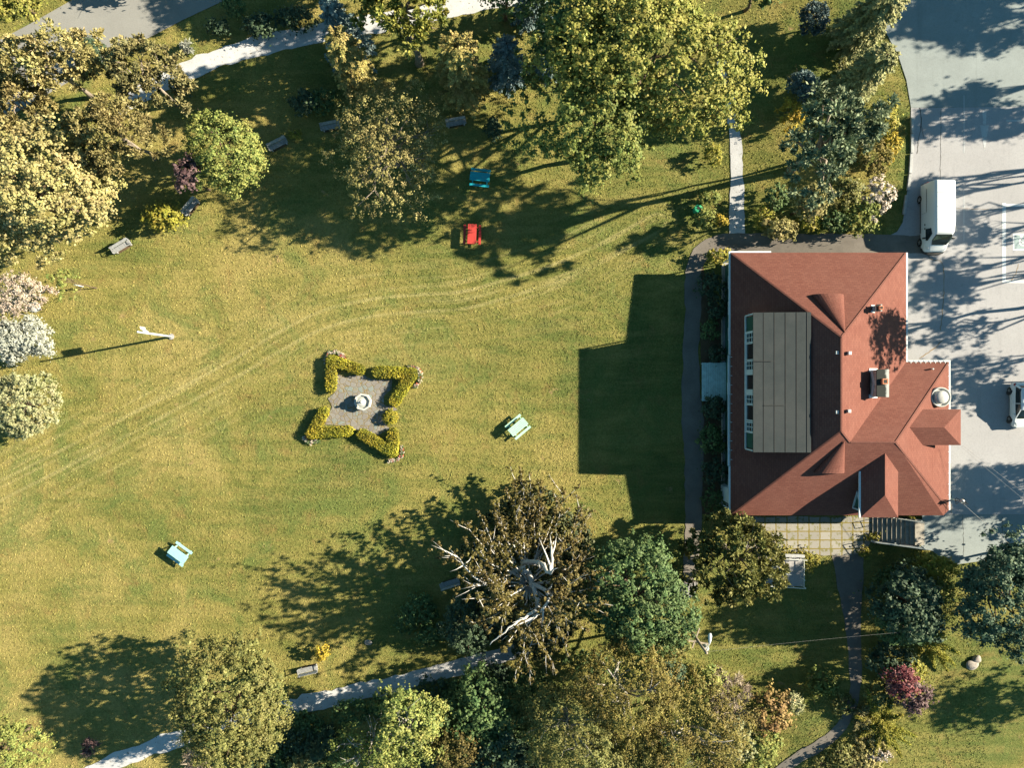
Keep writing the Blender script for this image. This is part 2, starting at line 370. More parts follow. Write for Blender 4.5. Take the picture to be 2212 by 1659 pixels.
class MB:
    def __init__(s): s.v = []; s.f = []; s.mi = []; s.m = 0; s.uv = None
    def mat(s, i): s.m = i; return s
    def face(s, pts):
        b = len(s.v); s.v.extend([tuple(p) for p in pts]); s.f.append(tuple(range(b, b + len(pts)))); s.mi.append(s.m); return s
    def _add(s, vs, fs):
        b = len(s.v); s.v.extend([tuple(p) for p in vs])
        for f in fs: s.f.append(tuple(b + i for i in f)); s.mi.append(s.m)
        return s
    def box(s, c, d, rz=0.0, mtx=None):
        x, y, z = d[0] / 2, d[1] / 2, d[2] / 2
        vs = [Vector((sx * x, sy * y, sz * z)) for sz in (-1, 1) for sy in (-1, 1) for sx in (-1, 1)]
        m = mtx if mtx is not None else Matrix.Rotation(rz, 3, 'Z')
        vs = [m @ v + Vector(c) for v in vs]
        return s._add(vs, [(0, 2, 3, 1), (4, 5, 7, 6), (0, 1, 5, 4), (2, 6, 7, 3), (0, 4, 6, 2), (1, 3, 7, 5)])
    def bar(s, a, b, w, h=None):
        a, b = Vector(a), Vector(b); d = b - a; ln = d.length
        q = d.to_track_quat('X', 'Z').to_matrix()
        return s.box((a + b) / 2, (ln, w, h or w), mtx=q)
    def tube(s, pts, rad, seg=8, cap=True):
        pts = [Vector(p) for p in pts]; n = len(pts)
        if isinstance(rad, (int, float)): rad = [rad] * n
        rings = []
        prev = None
        for i, p in enumerate(pts):
            d = (pts[min(i + 1, n - 1)] - pts[max(i - 1, 0)])
            if d.length < 1e-6: d = Vector((0, 0, 1))
            d.normalize()
            if prev is None:
                a = Vector((0, 0, 1)) if abs(d.z) < 0.9 else Vector((1, 0, 0)); x = d.cross(a).normalized()
            else:
                x = prev - d * prev.dot(d); x = x.normalized() if x.length > 1e-5 else d.orthogonal().normalized()
            prev = x; y = d.cross(x)
            rings.append([p + (x * math.cos(t) + y * math.sin(t)) * rad[i] for t in [2 * math.pi * k / seg for k in range(seg)]])
        vs = [v for r in rings for v in r]; fs = []
        for i in range(n - 1):
            for k in range(seg):
                a = i * seg + k; b = i * seg + (k + 1) % seg
                fs.append((a, b, b + seg, a + seg))
        if cap:
            fs.append(tuple(reversed(range(seg)))); fs.append(tuple((n - 1) * seg + k for k in range(seg)))
        return s._add(vs, fs)
    def lathe(s, c, prof, seg=24, rz=0.0):
        c = Vector(c); vs = []; fs = []
        for r, z in prof:
            for k in range(seg):
                t = 2 * math.pi * k / seg + rz; vs.append(c + Vector((r * math.cos(t), r * math.sin(t), z)))
        n = len(prof)
        for i in range(n - 1):
            for k in range(seg):
                a = i * seg + k; b = i * seg + (k + 1) % seg; fs.append((a, b, b + seg, a + seg))
        fs.append(tuple(reversed(range(seg)))); fs.append(tuple((n - 1) * seg + k for k in range(seg)))
        return s._add(vs, fs)
    def prism(s, poly, z0, z1):
        n = len(poly); vs = [(p[0], p[1], z0) for p in poly] + [(p[0], p[1], z1) for p in poly]
        ar = sum(poly[i][0] * poly[(i + 1) % n][1] - poly[(i + 1) % n][0] * poly[i][1] for i in range(n))
        idx = list(range(n)) if ar > 0 else list(reversed(range(n)))
        fs = [tuple(reversed(idx)), tuple(n + i for i in idx)]
        for q in range(n):
            a, b = idx[q], idx[(q + 1) % n]; fs.append((a, b, n + b, n + a))
        return s._add(vs, fs)
    def build(s, name, mats, parent=None, smooth=False, bevel=0.0, uvs=None):
        me = bpy.data.meshes.new(name); me.from_pydata(s.v, [], s.f)
        if not isinstance(mats, (list, tuple)): mats = [mats]
        for m in mats: me.materials.append(m)
        me.polygons.foreach_set('material_index', s.mi)
        if smooth: me.polygons.foreach_set('use_smooth', [True] * len(s.f))
        if uvs is not None:
            ul = me.uv_layers.new(name='UVMap')
            ul.data.foreach_set('uv', np.asarray(uvs, dtype=np.float32).ravel())
        me.update()
        o = bpy.data.objects.new(name, me); link(o, parent)
        if bevel:
            b = o.modifiers.new('bevel', 'BEVEL'); b.width = bevel; b.segments = 2; b.limit_method = 'ANGLE'
        return o

def slope_uv(mb):
    """shingle rows run level, courses climb the slope"""
    uv = []
    for f in mb.f:
        p = [Vector(mb.v[i]) for i in f]
        n = Vector((0, 0, 0))
        for i in range(len(p)): n += p[i].cross(p[(i + 1) % len(p)])
        n.normalize()
        t = Vector((0, 0, 1)).cross(n)
        t = t.normalized() if t.length > 1e-3 else Vector((1, 0, 0))
        b = n.cross(t)
        uv += [(q.dot(t), q.dot(b)) for q in p]
    return uv

def sheet(name, poly_uv, z, mat, label=None, kind='structure', wob=0.0, dens=0.6):
    """flat sheet on level ground; outline in survey units; z its height"""
    pts = []
    n = len(poly_uv)
    for i in range(n):
        a, b = Vector(poly_uv[i]), Vector(poly_uv[(i + 1) % n])
        k = max(1, int((b - a).length / (PX * dens))) if wob else 1
        for j in range(k):
            q = a.lerp(b, j / k)
            pts.append(W(q.x + random.gauss(0, wob), q.y + random.gauss(0, wob), z))
    mb = MB(); mb.face(pts); POLYS.append(np.array([(p.x, p.y) for p in pts]))
    o = mb.build(name, mat)
    if o.data.polygons[0].normal.z < 0: o.data.flip_normals()
    tag(o, label, None, None, kind); return o

def catmull(pts, step):
    P = [Vector(p) for p in pts]; P = [2 * P[0] - P[1]] + P + [2 * P[-1] - P[-2]]
    out = []
    for i in range(1, len(P) - 2):
        k = max(2, int((P[i + 1] - P[i]).length / step))
        for j in range(k):
            t = j / k
            out.append(0.5 * ((2 * P[i]) + (P[i + 1] - P[i - 1]) * t + (2 * P[i - 1] - 5 * P[i] + 4 * P[i + 1] - P[i + 2]) * t * t + (3 * P[i] - P[i - 1] - 3 * P[i + 1] + P[i + 2]) * t ** 3))
    out.append(P[-2]); return out

def ribbon(name, pts, widths, dz, mat, wob=1.2, kind='structure', cross=4, step=12, seed=1):
    rs = random.Random(seed)
    P = catmull([Vector((p[0], p[1])) for p in pts], step); n = len(P)
    vs = []; fs = []
    wl = wr = 0
    for i, p in enumerate(P):
        t = i / (n - 1) * (len(widths) - 1); k = min(int(t), len(widths) - 2); w = widths[k] + (widths[k + 1] - widths[k]) * (t - k)
        d = (P[min(i + 1, n - 1)] - P[max(i - 1, 0)]).normalized(); nn = Vector((-d.y, d.x))
        wl = wl * .5 + rs.gauss(0, wob); wr = wr * .5 + rs.gauss(0, wob)
        for c in range(cross + 1):
            f = c / cross - .5; e = wl * max(0, -f * 2) + wr * max(0, f * 2)
            q = p + nn * (f * w + e)
            g = G(q.x, q.y, dz); vs.append(g)
    for i in range(n - 1):
        for c in range(cross):
            a = i * (cross + 1) + c; fs.append((a, a + 1, a + cross + 2, a + cross + 1))
    c1 = cross + 1; POLYS.append(np.array([(p.x, p.y) for p in vs[0::c1] + vs[cross::c1][::-1]]))
    mb = MB(); mb._add(vs, fs); o = mb.build(name, mat)
    if o.data.polygons[0].normal.z < 0: o.data.flip_normals()
    tag(o, kind=kind); return o

# ------------------------------------------------------------------ foliage engine
def unit(a): return a / (np.linalg.norm(a, axis=1, keepdims=True) + 1e-9)
def leaf_mesh(name, P, N, T, ln, wd, rnd, mats, parent, extra=None, mat_idx=None):
    """one mesh of pointed four-sided leaves"""
    N = unit(N); B = unit(np.cross(N, T)); T = unit(np.cross(B, N))
    ln = ln[:, None] * .5; wd = wd[:, None] * .5
    n = len(P)
    V = np.empty((n, 4, 3), np.float32)
    V[:, 0] = P - T * ln; V[:, 1] = P + B * wd - T * ln * .1 + N * wd * .25
    V[:, 2] = P + T * ln; V[:, 3] = P - B * wd - T * ln * .1 + N * wd * .25
    me = bpy.data.meshes.new(name)
    me.vertices.add(n * 4); me.vertices.foreach_set('co', V.ravel())
    me.loops.add(n * 4); me.loops.foreach_set('vertex_index', np.arange(n * 4, dtype=np.int32))
    me.polygons.add(n); me.polygons.foreach_set('loop_start', np.arange(0, n * 4, 4, dtype=np.int32))
    me.polygons.foreach_set('loop_total', np.full(n, 4, dtype=np.int32))
    at = me.attributes.new('rnd', 'FLOAT', 'FACE'); at.data.foreach_set('value', np.clip(rnd, 0, 1).astype(np.float32))
    if not isinstance(mats, (list, tuple)): mats = [mats]
    for m in mats: me.materials.append(m)
    if mat_idx is not None: me.polygons.foreach_set('material_index', mat_idx.astype(np.int32))
    me.update(calc_edges=True)
    return link(bpy.data.objects.new(name, me), parent)

def lumps(rs, dirs, amp, n=7):
    m = np.ones(len(dirs))
    for _ in range(n):
        w = rs.normal(0, 2.6, 3); m += amp / math.sqrt(n) * np.cos(dirs @ w + rs.uniform(0, 6.28))
    return m

def clump_leaves(rs, C, Rr, per, mode, ll, lw, centre, up=0.5):
    if mode == 'tuft': lw = lw * 1.7; per = int(per * 1.25)
    else: ll, lw = ll * 1.12, lw * 1.12
    n = len(C); idx = np.repeat(np.arange(n), per); k = len(idx)
    d = unit(rs.normal(0, 1, (k, 3)))
    outw = unit(C - centre)[idx]
    tone = rs.normal(0.5, 0.13, n)[idx]
    if mode == 'leaf':
        sq = rs.uniform(.6, 1.4, (n, 3))[idx]
        r = Rr[idx] * np.abs(rs.normal(0, .62, k))
        P = C[idx] + d * sq * r[:, None] * np.array([1, 1, .8])
        N = unit(d * .75 + outw * .45 + np.array([0, 0, up]) + rs.normal(0, .33, (k, 3)))
        T = unit(rs.normal(0, 1, (k, 3)))
        a = rs.uniform(.65, 1.3, k); return P, N, T, ll * a, lw * a, tone + rs.normal(0, .2, k)
    else:                                        # 'tuft': needles radiate from the shoot
        d = unit(d + outw * .5 + np.array([0, 0, .35]))
        r = Rr[idx] * rs.uniform(0.2, .9, k)
        P = C[idx] + d * r[:, None]
        T = unit(d + rs.normal(0, .25, (k, 3))); N = unit(np.cross(T, rs.normal(0, 1, (k, 3))) + np.array([0, 0, .3]))
        a = rs.uniform(.7, 1.3, k); return P, N, T, ll * a, lw * a, tone + rs.normal(0, .2, k)

def trunk_mesh(rs, base, top, r0, limbs, mat, parent, name='trunk', seg=8, bend=0.04):
    mb = MB(); base = Vector(base); top = Vector(top); n = 7; pts = []
    for i in range(n):
        f = i / (n - 1); p = base.lerp(top, f)
        if 0 < i: p += Vector((rs.normal(0, 1), rs.normal(0, 1), 0)) * bend * (top - base).length * .4
        pts.append(p)
    rad = [r0 * (1.25 if i == 0 else 1) * (1 - .72 * i / (n - 1)) for i in range(n)]
    mb.tube(pts, rad, seg)
    for f, tip, rr in limbs:
        x = f * (n - 1); k = min(int(x), n - 2); a = pts[k].lerp(pts[k + 1], x - k); tip = Vector(tip)
        m1 = a.lerp(tip, .35) + Vector((rs.normal(0, .25), rs.normal(0, .25), .25)); m2 = a.lerp(tip, .7) + Vector((rs.normal(0, .25), rs.normal(0, .25), .2))
        mb.tube([a, m1, m2, tip], [rr, rr * .75, rr * .5, rr * .18], 6)
        for q in range(2):
            e = m2 + (tip - m2) * rs.uniform(.2, .9) + Vector(rs.normal(0, .6, 3)); mb.tube([m2, (m2 + e) / 2 + Vector(rs.normal(0, .12, 3)), e], [rr * .35, rr * .25, rr * .08], 5)
    return mb.build(name, mat, parent, smooth=True)

SEED = [100]
def nseed(): SEED[0] += 1; return np.random.RandomState(SEED[0])

def broadleaf(name, u, v, hc, rx, ry, rz, leaf, label, cat='tree', group=None, bark='bark', dens=2.0, per=46, cr=0.5, ll=.27, lw=.24,
              mode='leaf', lump=.22, lo=-.35, rot=0.0, inner=.55, trunk=True, limbs=9, r0=None, base_off=(0, 0), up=.5, gap=0.0):
    """crown centre seen at (u,v) at height hc above its ground"""
    rs = nseed()
    g = G(u, v); c = W(u, v, hc + g.z); z0 = float(terrain(c.x, c.y))
    c = W(u, v, hc + z0)
    bx, by = c.x + base_off[0], c.y + base_off[1]; zb = float(terrain(bx, by))
    root = empty(name, (bx, by, zb), 0, label, cat, group)
    ctr = np.array([c.x - bx, c.y - by, hc])
    area = 2 * math.pi * ((rx * ry) ** .8 + 2 * (max(rx, ry) * rz) ** .8) / 3 * 1.25
    if max(rx, ry) > 1.9 and mode == 'leaf': dens, cr, per, ll, lw = dens * 2.9, cr * .72, int(per * .85), ll * .64, lw * .64
    n = max(12, int(area * dens * 1.5))
    d = unit(rs.normal(0, 1, (n * 3, 3))); d = d[d[:, 2] > lo][:n]
    m = lumps(rs, d, lump) * lumps(rs, d * 2.6, .10, 9) * lumps(rs, d * 6.0, .07, 9)
    f = inner + (1 - inner) * np.sqrt(rs.uniform(0, 1, len(d)))
    if gap:
        keep = lumps(rs, d, 1.0, 9) > gap; d, m, f = d[keep], m[keep], f[keep]
    ca, sa = math.cos(rot), math.sin(rot)
    o = d * (m * f)[:, None] * np.array([rx, ry, rz])
    o[:, :2] = o[:, :2] @ np.array([[ca, sa], [-sa, ca]])
    C = o + ctr; C[:, 2] = np.maximum(C[:, 2], .25)
    Rr = cr * np.exp(rs.normal(0, .35, len(C)))
    leaf_mesh('crown', *clump_leaves(rs, C, Rr, per, mode, ll, lw, ctr - np.array([0, 0, rz * .4]), up), L[leaf], root)
    if trunk:
        sel = rs.permutation(len(C))[:limbs]
        lm = [(rs.uniform(.35, .95), Vector(ctr + (C[i] - ctr) * .93), (r0 or .05 + .035 * max(rx, ry)) * .5) for i in sel]
        trunk_mesh(rs, (0, 0, -.1), Vector(ctr) + Vector((0, 0, rz * .35)), r0 or .05 + .035 * max(rx, ry), lm, M[bark], root)
    return root

def shrub(name, u, v, h, r, leaf, label, group=None, cat='shrub', ry=None, **kw):
    a = dict(dens=5.0, per=26, cr=.22, ll=.15, lw=.12, lump=.16, lo=-.2, inner=.5, trunk=True, limbs=4, r0=.03)
    if r > 1.2: a.update(cr=.32, ll=.18, lw=.15, dens=3.6, per=30)
    a.update(kw)
    return broadleaf(name, u, v, h * .45, r, ry or r, h * .55, leaf, label, cat, group, **a)

def conifer(name, u, v, h, r, leaf, label, group=None, cat='tree', bark='bark', nb=150, per=46, ll=.26, lw=.12, droop=.25, z0=.08, power=.85, blunt=0.12):
    """spire conifer standing at (u,v): level whorls of drooping branches"""
    rs = nseed(); g = G(u, v)
    root = empty(name, g, 0, label, cat, group)
    f = np.sort(rs.uniform(0, 1, nb)) ** 1.0
    zt = h * (z0 + (1 - z0) * f)
    ln = r * ((1 - f) ** power * (1 - blunt) + blunt) * rs.uniform(.72, 1.12, nb)
    az = np.arange(nb) * 2.399963 + rs.normal(0, .25, nb)
    dirs = np.stack([np.cos(az), np.sin(az), -droop + .55 * f ** 2 + rs.normal(0, .08, nb)], 1)
    idx = np.repeat(np.arange(nb), np.maximum(8, (per * (.35 + ln / r)).astype(int))); k = len(idx)
    t = rs.uniform(.12, 1, k) ** .7
    base = np.stack([np.zeros(nb), np.zeros(nb), zt], 1)
    side = np.stack([-np.sin(az), np.cos(az), np.zeros(nb)], 1)
    sg = rs.uniform(-1, 1, k)
    wid = ln[idx] * .24 * (1.15 - t)
    P = base[idx] + dirs[idx] * (ln[idx] * t)[:, None] + side[idx] * (sg * wid)[:, None] + rs.normal(0, .03, (k, 3))
    P[:, 2] -= (t ** 2) * ln[idx] * .12; P[:, 2] = np.maximum(P[:, 2], .08)
    T = unit(dirs[idx] + side[idx] * (sg * 1.1)[:, None] + rs.normal(0, .2, (k, 3)))
    N = unit(np.array([0, 0, 1.0]) + dirs[idx] * .5 + rs.normal(0, .45, (k, 3)))
    a = rs.uniform(.7, 1.3, k)
    tone = rs.normal(.5, .12, nb)[idx] + rs.normal(0, .18, k) + (t - .6) * .35
    leaf_mesh('crown', P, N, T, ll * a, lw * a, tone, L[leaf], root)
    mb = MB(); mb.tube([(0, 0, -.1), (0, 0, h * .5), (0, 0, h * .97)], [.03 + h * .016, .02 + h * .01, .015], 8)
    for i in range(0, nb, 3):
        p = base[i] + dirs[i] * ln[i] * .8; p[2] = max(p[2], .1)
        mb.tube([base[i], p], [.022, .008], 4)
    mb.build('trunk', M[bark], root, smooth=True)
    return root

# ================================================================== SETTING
# ground: fine grid in the park, stretched to the horizon
def build_ground():
    xs = np.concatenate([[-3000, -1200, -500, -200, -100], np.arange(-60, 60.01, .5), [100, 200, 500, 1200, 3000]])
    ys = np.concatenate([[-3000, -1200, -500, -200, -90], np.arange(-48, 48.01, .5), [90, 200, 500, 1200, 3000]])
    X, Y = np.meshgrid(xs, ys); Z = terrain(X, Y)
    rs = np.random.RandomState(3)
    Z = Z + np.where((np.abs(X) < 59) & (np.abs(Y) < 47), 0.025 * np.sin(X * .31 + 1) * np.sin(Y * .27), 0) - 0.026
    V = np.stack([X, Y, Z], 2).reshape(-1, 3); ny, nx = X.shape
    i = np.arange(ny - 1)[:, None] * nx + np.arange(nx - 1)[None, :]
    F = np.stack([i, i + 1, i + nx + 1, i + nx], 2).reshape(-1, 4)
    me = bpy.data.meshes.new('ground')
    me.vertices.add(len(V)); me.vertices.foreach_set('co', V.astype(np.float32).ravel())
    me.loops.add(F.size); me.loops.foreach_set('vertex_index', F.astype(np.int32).ravel())
    me.polygons.add(len(F)); me.polygons.foreach_set('loop_start', np.arange(0, F.size, 4, dtype=np.int32))
    me.polygons.foreach_set('loop_total', np.full(len(F), 4, dtype=np.int32))
    me.polygons.foreach_set('use_smooth', np.ones(len(F), bool))
    tp = [(-300, 1210), (-50, 1085), (150, 985), (350, 880), (500, 800), (600, 740), (700, 690), (800, 665), (900, 655), (1000, 648), (1100, 622), (1200, 590), (1300, 545), (1420, 480)]
    global track_field
    Q = np.array([[W(*p).x, W(*p).y] for p in catmull([Vector(p) for p in tp], 20)])
    A, B = Q[:-1], Q[1:]; D = B - A; LL = (D ** 2).sum(1)
    def track_field(pn):
        bn = np.full(len(pn), 99.0)
        for a, d, l in zip(A, D, LL):
            w = pn - a; t = np.clip((w @ d) / l, 0, 1); r = w - t[:, None] * d
            dist = np.sqrt((r ** 2).sum(1)); sgn = np.sign(d[0] * w[:, 1] - d[1] * w[:, 0])
            upd = dist < np.abs(bn); bn[upd] = (dist * sgn)[upd]
        return bn
    P = V[:, :2]; best = np.full(len(P), 99.0)
    near = (np.abs(P[:, 0]) < 61) & (np.abs(P[:, 1]) < 49); best[near] = track_field(P[near])
    at = me.attributes.new('track', 'FLOAT', 'POINT'); at.data.foreach_set('value', best.astype(np.float32))
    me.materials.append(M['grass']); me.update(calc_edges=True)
    o = link(bpy.data.objects.new('ground', me)); tag(o, 'mown lawn of the park with dry yellow patches', kind='structure')
build_ground()

# roads, lot, paths
sheet('road', [(-260, 215), (0, 85), (75, 45), (150, 2), (420, -140), (800, -140), (640, -70), (480, 2), (395, 42), (300, 92), (180, 158), (0, 262), (-260, 395)], .006, M['road'], 'old asphalt road')
lotz = LOT + .012
sheet('parking_lot', [(1902, -60), (1905, 0), (1903, 40), (1912, 66), (1940, 118), (1958, 172), (1968, 232), (2216, 229), (2800, 225), (2800, -60)], lotz, M['asphalt'], 'worn grey-green asphalt upper lot')
sheet('parking_lot', [(1968, 232.3), (1967, 300), (1964, 380), (1956, 440), (1950, 480), (1938, 500), (1915, 512), (1900, 520), (1900, 700), (1960, 1108), (1984, 1108), (1992, 1108), (2020, 1112), (2216, 1112), (2800, 1112), (2800, 225.3), (2216, 229.3)], lotz, M['concrete'], 'pale concrete parking lot')
sheet('parking_lot', [(1992.3, 1108.3), (1990, 1186), (2014, 1190), (2052, 1222), (2100, 1215), (2216, 1200), (2800, 1180), (2800, 1112.3), (2020, 1112.3)], lotz + .002, M['asphalt'], 'patched asphalt at the lot corner')
ribbon('path', [(250, 236), (330, 190), (400, 156), (480, 124), (560, 100), (640, 82), (720, 66), (860, 40), (960, 18), (1060, 0), (1180, -24)], [38, 40, 42, 42, 40], .012, M['gravel'], 1.6, seed=2)
ribbon('path', [(150, 1690), (230, 1655), (330, 1618), (420, 1585), (520, 1556), (620, 1532), (720, 1508), (820, 1486), (920, 1462), (1010, 1438), (1090, 1414), (1150, 1392)], [34, 36, 38, 34, 30], .012, M['gravel'], 2.0, seed=3)
ribbon('path', [(1558, 130), (1572, 180), (1582, 250), (1590, 330), (1592, 420), (1592, 505)], [20, 22, 26, 31, 33], .014, M['gravel'], 1.2, seed=4)
ribbon('path', [(1990, 526), (1880, 528), (1760, 528), (1640, 524), (1570, 526), (1524, 540), (1500, 580), (1496, 680), (1492, 760), (1494, 860), (1498, 960), (1498, 1060), (1497, 1140), (1494, 1200), (1490, 1262)], [40, 46, 44, 36, 34, 46, 34, 34], .02, M['path'], 1.0, seed=5)
ribbon('path', [(1830, 1196), (1834, 1225), (1836, 1260), (1840, 1320), (1846, 1400), (1848, 1470), (1838, 1530), (1810, 1580), (1765, 1615), (1715, 1645), (1650, 1690)], [70, 44, 30, 24, 22, 24, 24], .014, M['path'], .8, seed=6)
sheet('patio', [(641 + x * .16062 + 3, 743.8 + y * .16062) for x, y in [(500, 380), (620, 430), (870, 400), (980, 470), (1260, 470), (1260, 600), (1150, 700), (1150, 820), (1300, 850), (1340, 880), (1240, 900), (1190, 1000), (1190, 1080), (1230, 1130), (1060, 1230), (800, 1150), (700, 1120), (350, 1080), (400, 960), (460, 840), (400, 730), (480, 650)]], .012, M['flag'], 'star shaped flagstone patio', wob=.7)
sheet('terrace', [(1600, 1117), (1884, 1117), (1884, 1168), (1862, 1198), (1780, 1200), (1690, 1190), (1600, 1185)], .018, M['paver'], 'concrete pavers with weedy joints', wob=.8)
sheet('concrete_pad', [(1464, 1263), (1507, 1258), (1507, 1275), (1494, 1290), (1478, 1302), (1466, 1292)], .03, M['cement'], 'small white concrete pad', wob=.6)
sheet('planting_bed', [(1508, 556), (1560, 540), (1577, 556), (1577, 1110), (1512, 1112), (1520, 900), (1512, 700)], .010, M['soil'], 'dark soil bed beside the house', wob=1)
# painted markings
def mark(name, pts, mat, dz=.008): return sheet(name, pts, lotz + dz, mat)
def rectm(x0, y0, x1, y1): return [(x0, y0), (x1, y0), (x1, y1), (x0, y1)]
o = MB()
for r in (rectm(2165, 438, 2173, 611), rectm(2173, 440, 2330, 446), rectm(2173, 605, 2330, 611)):
    o.face([W(*p, lotz + .008) for p in reversed(r)])
o = o.build('painted_bay_outline', M['line']); tag(o, 'white painted outline of the wide bay east of the van', kind='structure')
o = MB(); o.m = 0; o.face([W(*p, lotz + .006) for p in reversed(rectm(2188, 504, 2232, 541))])
o.m = 1; o.face([W(*p, lotz + .010) for p in reversed(rectm(2191.5, 507.5, 2228.5, 537.5))])
o.m = 0
ring = [(2210 + 9.5 * math.cos(t), 522 + 9.5 * math.sin(t)) for t in np.linspace(-.6, 3.9, 16)]
ring2 = [(2210 + 6.3 * math.cos(t), 522 + 6.3 * math.sin(t)) for t in np.linspace(-.6, 3.9, 16)]
for a in range(15): o.face([W(*p, lotz + .014) for p in (ring[a], ring2[a], ring2[a + 1], ring[a + 1])])
o.face([W(2206 + 3.2 * math.cos(t), 510.5 + 3.2 * math.sin(t), lotz + .014) for t in np.linspace(0, -6.28, 12)[:-1]])
for r in (rectm(2204.5, 514, 2208, 524), rectm(2206, 516, 2217, 518.5), rectm(2206, 522, 2218, 525), rectm(2216, 525, 2219, 533)): o.face([W(*p, lotz + .016) for p in reversed(r)])
o = o.build('painted_wheelchair_symbol', [M['line'], M['bluepaint']]); tag(o, 'painted blue and white wheelchair symbol', kind='structure')
o = MB()
for r in ([(2122, 238), (2131, 238), (2130, 268), (2123, 268)], [(2117, 270), (2136, 270), (2127, 326)]): o.face([W(*p, lotz + .008) for p in reversed(r)])
o.build('painted_arrow', M['paleline']); bpy.data.objects['painted_arrow']['kind'] = 'structure'
o = MB()
for r in (rectm(2081.5, 205, 2083.5, 330), rectm(2081.5, 410, 2083, 520), rectm(2174, 258, 2330, 262), rectm(2100, 704, 2330, 708) if False else rectm(2128, 1052 - 350, 2129, 1052 - 345)): o.face([W(*p, lotz + .008) for p in reversed(r)])
o.build('painted_line', M['paleline']); bpy.data.objects['painted_line']['kind'] = 'structure'
rc = random.Random(5)
def crackline(pts, w, mat, zz=.010):
    P = catmull([Vector(p) for p in pts], 6); mb = MB()
    P = [p + Vector((rc.gauss(0, .5), rc.gauss(0, .5))) for p in P]
    for a, b in zip(P[:-1], P[1:]):
        d = (b - a); nn = Vector((-d.y, d.x)).normalized() * w * rc.uniform(.4, 1)
        q = [a - nn, a + nn, b + nn, b - nn]; mb.face([W(x.x, x.y, lotz + zz) for x in reversed(q)])
    o = mb.build('pavement_crack', mat); o['kind'] = 'structure'
    for p in o.data.polygons:
        pass
for pts, w, m in [([(1987, 232), (1990, 270), (1984, 300), (1981, 330)], 1.0, 'crack'), ([(1990, 270), (1996, 300)], .7, 'crack'),
                  ([(2005, 548), (2010, 560), (2036, 570), (2038, 640), (2032, 715)], .8, 'rust'), ([(2036, 735), (2015, 755), (1985, 775)], 1.0, 'rust'),
                  ([(2033, 235), (2031, 420)], .5, 'crack'), ([(2055, 450), (2160, 452)], .4, 'rust'), ([(2052, 965), (2055, 1110)], .9, 'rust'), ([(2200, 570), (2194, 590), (2184, 606)], .7, 'rust'), ([(2080, 1114), (2082, 1200)], .4, 'crack'), ([(2165, 1115), (2165, 1190)], .5, 'crack')]:
    crackline(pts, w, M[m])

# kerb stones along the lot
kerb0 = None
for i, (a, b) in enumerate([((1969, 254), (1969.5, 288)), ((1969, 289), (1968, 331)), ((1967, 333), (1964.5, 375)), ((1964, 377), (1960, 411)), ((1957, 422), (1951, 463))]):
    A, B = W(*a, LOT), W(*b, LOT); k = MB(); k.bar(A + Vector((0, 0, .06)), B + Vector((0, 0, .06)), .22, .26)
    o = k.build('kerb_stone', M['kerb'], bevel=.02)
    tag(o, ['northernmost concrete kerb stone by the lawn corner', 'concrete kerb stone second from the north end', 'middle concrete kerb stone beside the yellow shrubs', 'concrete kerb stone beside the white van rear', 'shaded concrete kerb stone next to the pink flowering shrub'][i], 'kerb stone', 'kerb stones along the parking lot')

# ================================================================== HOUSE
def ft(xr, yr, z): return Vector((xr / PX, -yr / PX, z))     # plan units (survey px from the nadir, y down)
HE, SL = 3.7, 0.6 / PX                                         # eave height, rise per plan unit
house = empty('house', ft(660, 0, 0), 0, 'large house with red hipped roof, grey flat dormer and white gutters', 'house')
HB = Vector(house.location)
class HMB(MB):
    def build(s, name, mats, parent=None, **kw):
        s.v = [tuple(Vector(p) - HB) for p in s.v] if parent is house else s.v
        return MB.build(s, name, mats, parent, **kw)
def roofmesh(name, faces, drop, parent, mat=None, fascia='white'):
    """top faces + vertical fascia below the outer edge + soffit"""
    mb = HMB(); 
    for f in faces:
        p = [Vector(q) for q in f]; n = (p[1] - p[0]).cross(p[2] - p[0])
        mb.face(p if n.z > 0 else list(reversed(p)))
    nt_ = len(mb.f)
    cnt = {}
    key = lambda q: tuple(round(x, 3) for x in q)
    for f in mb.f:
        for a, b in zip(f, f[1:] + f[:1]): cnt.setdefault((key(mb.v[a]), key(mb.v[b])), 0)
    edges = [(a, b) for (a, b) in cnt if (b, a) not in cnt]
    mb.m = 1
    for a, b in edges:
        mb.face([a, (a[0], a[1], a[2] - drop), (b[0], b[1], b[2] - drop), b])
    for f in list(mb.f[:nt_]):
        mb.m = 1; mb.face([(mb.v[i][0], mb.v[i][1], mb.v[i][2] - drop) for i in reversed(f)])
    uv = slope_uv(mb)
    return mb.build(name, [mat or M['shingle'], M[fascia]], parent, uvs=uv)
P1, P2, P3, P4, P6 = ft(445, -268, HE), ft(803, -268, HE), ft(803, -45, HE), ft(890, -45, HE), ft(445, 268, HE)
P5a, P5b = ft(890, 257, HE), ft(879, 268, HE)
Np, Sp = ft(624, -89, HE + 179 * SL), ft(624, 89, HE + 179 * SL)
J, Er = ft(646.5, 111.5, HE + 156.5 * SL), ft(733.5, 111.5, HE + 156.5 * SL)
roof = roofmesh('roof', [[P1, Np, Sp, P6], [P1, P2, Np], [P2, P3, J, Sp, Np], [P3, P4, Er, J], [P4, P5a, Er], [P5a, P5b, Er], [P6, Sp, J, Er, P5b]], .16, house)
# ridge caps
mb = HMB()
for a, b in [(P1, Np), (P2, Np), (Np, Sp), (Sp, J), (J, Er), (P4, Er), (P5a, Er), (P6, Sp)]:
    a2, b2 = a.lerp(b, .01), b
    mb.bar(a2 + Vector((0, 0, .015)), b2 + Vector((0, 0, .005)), .13, .03)
mb.build('ridge_cap', paint('ridge_shingles', (0.122, 0.050, 0.041), .2, 6, .95), roof and house)
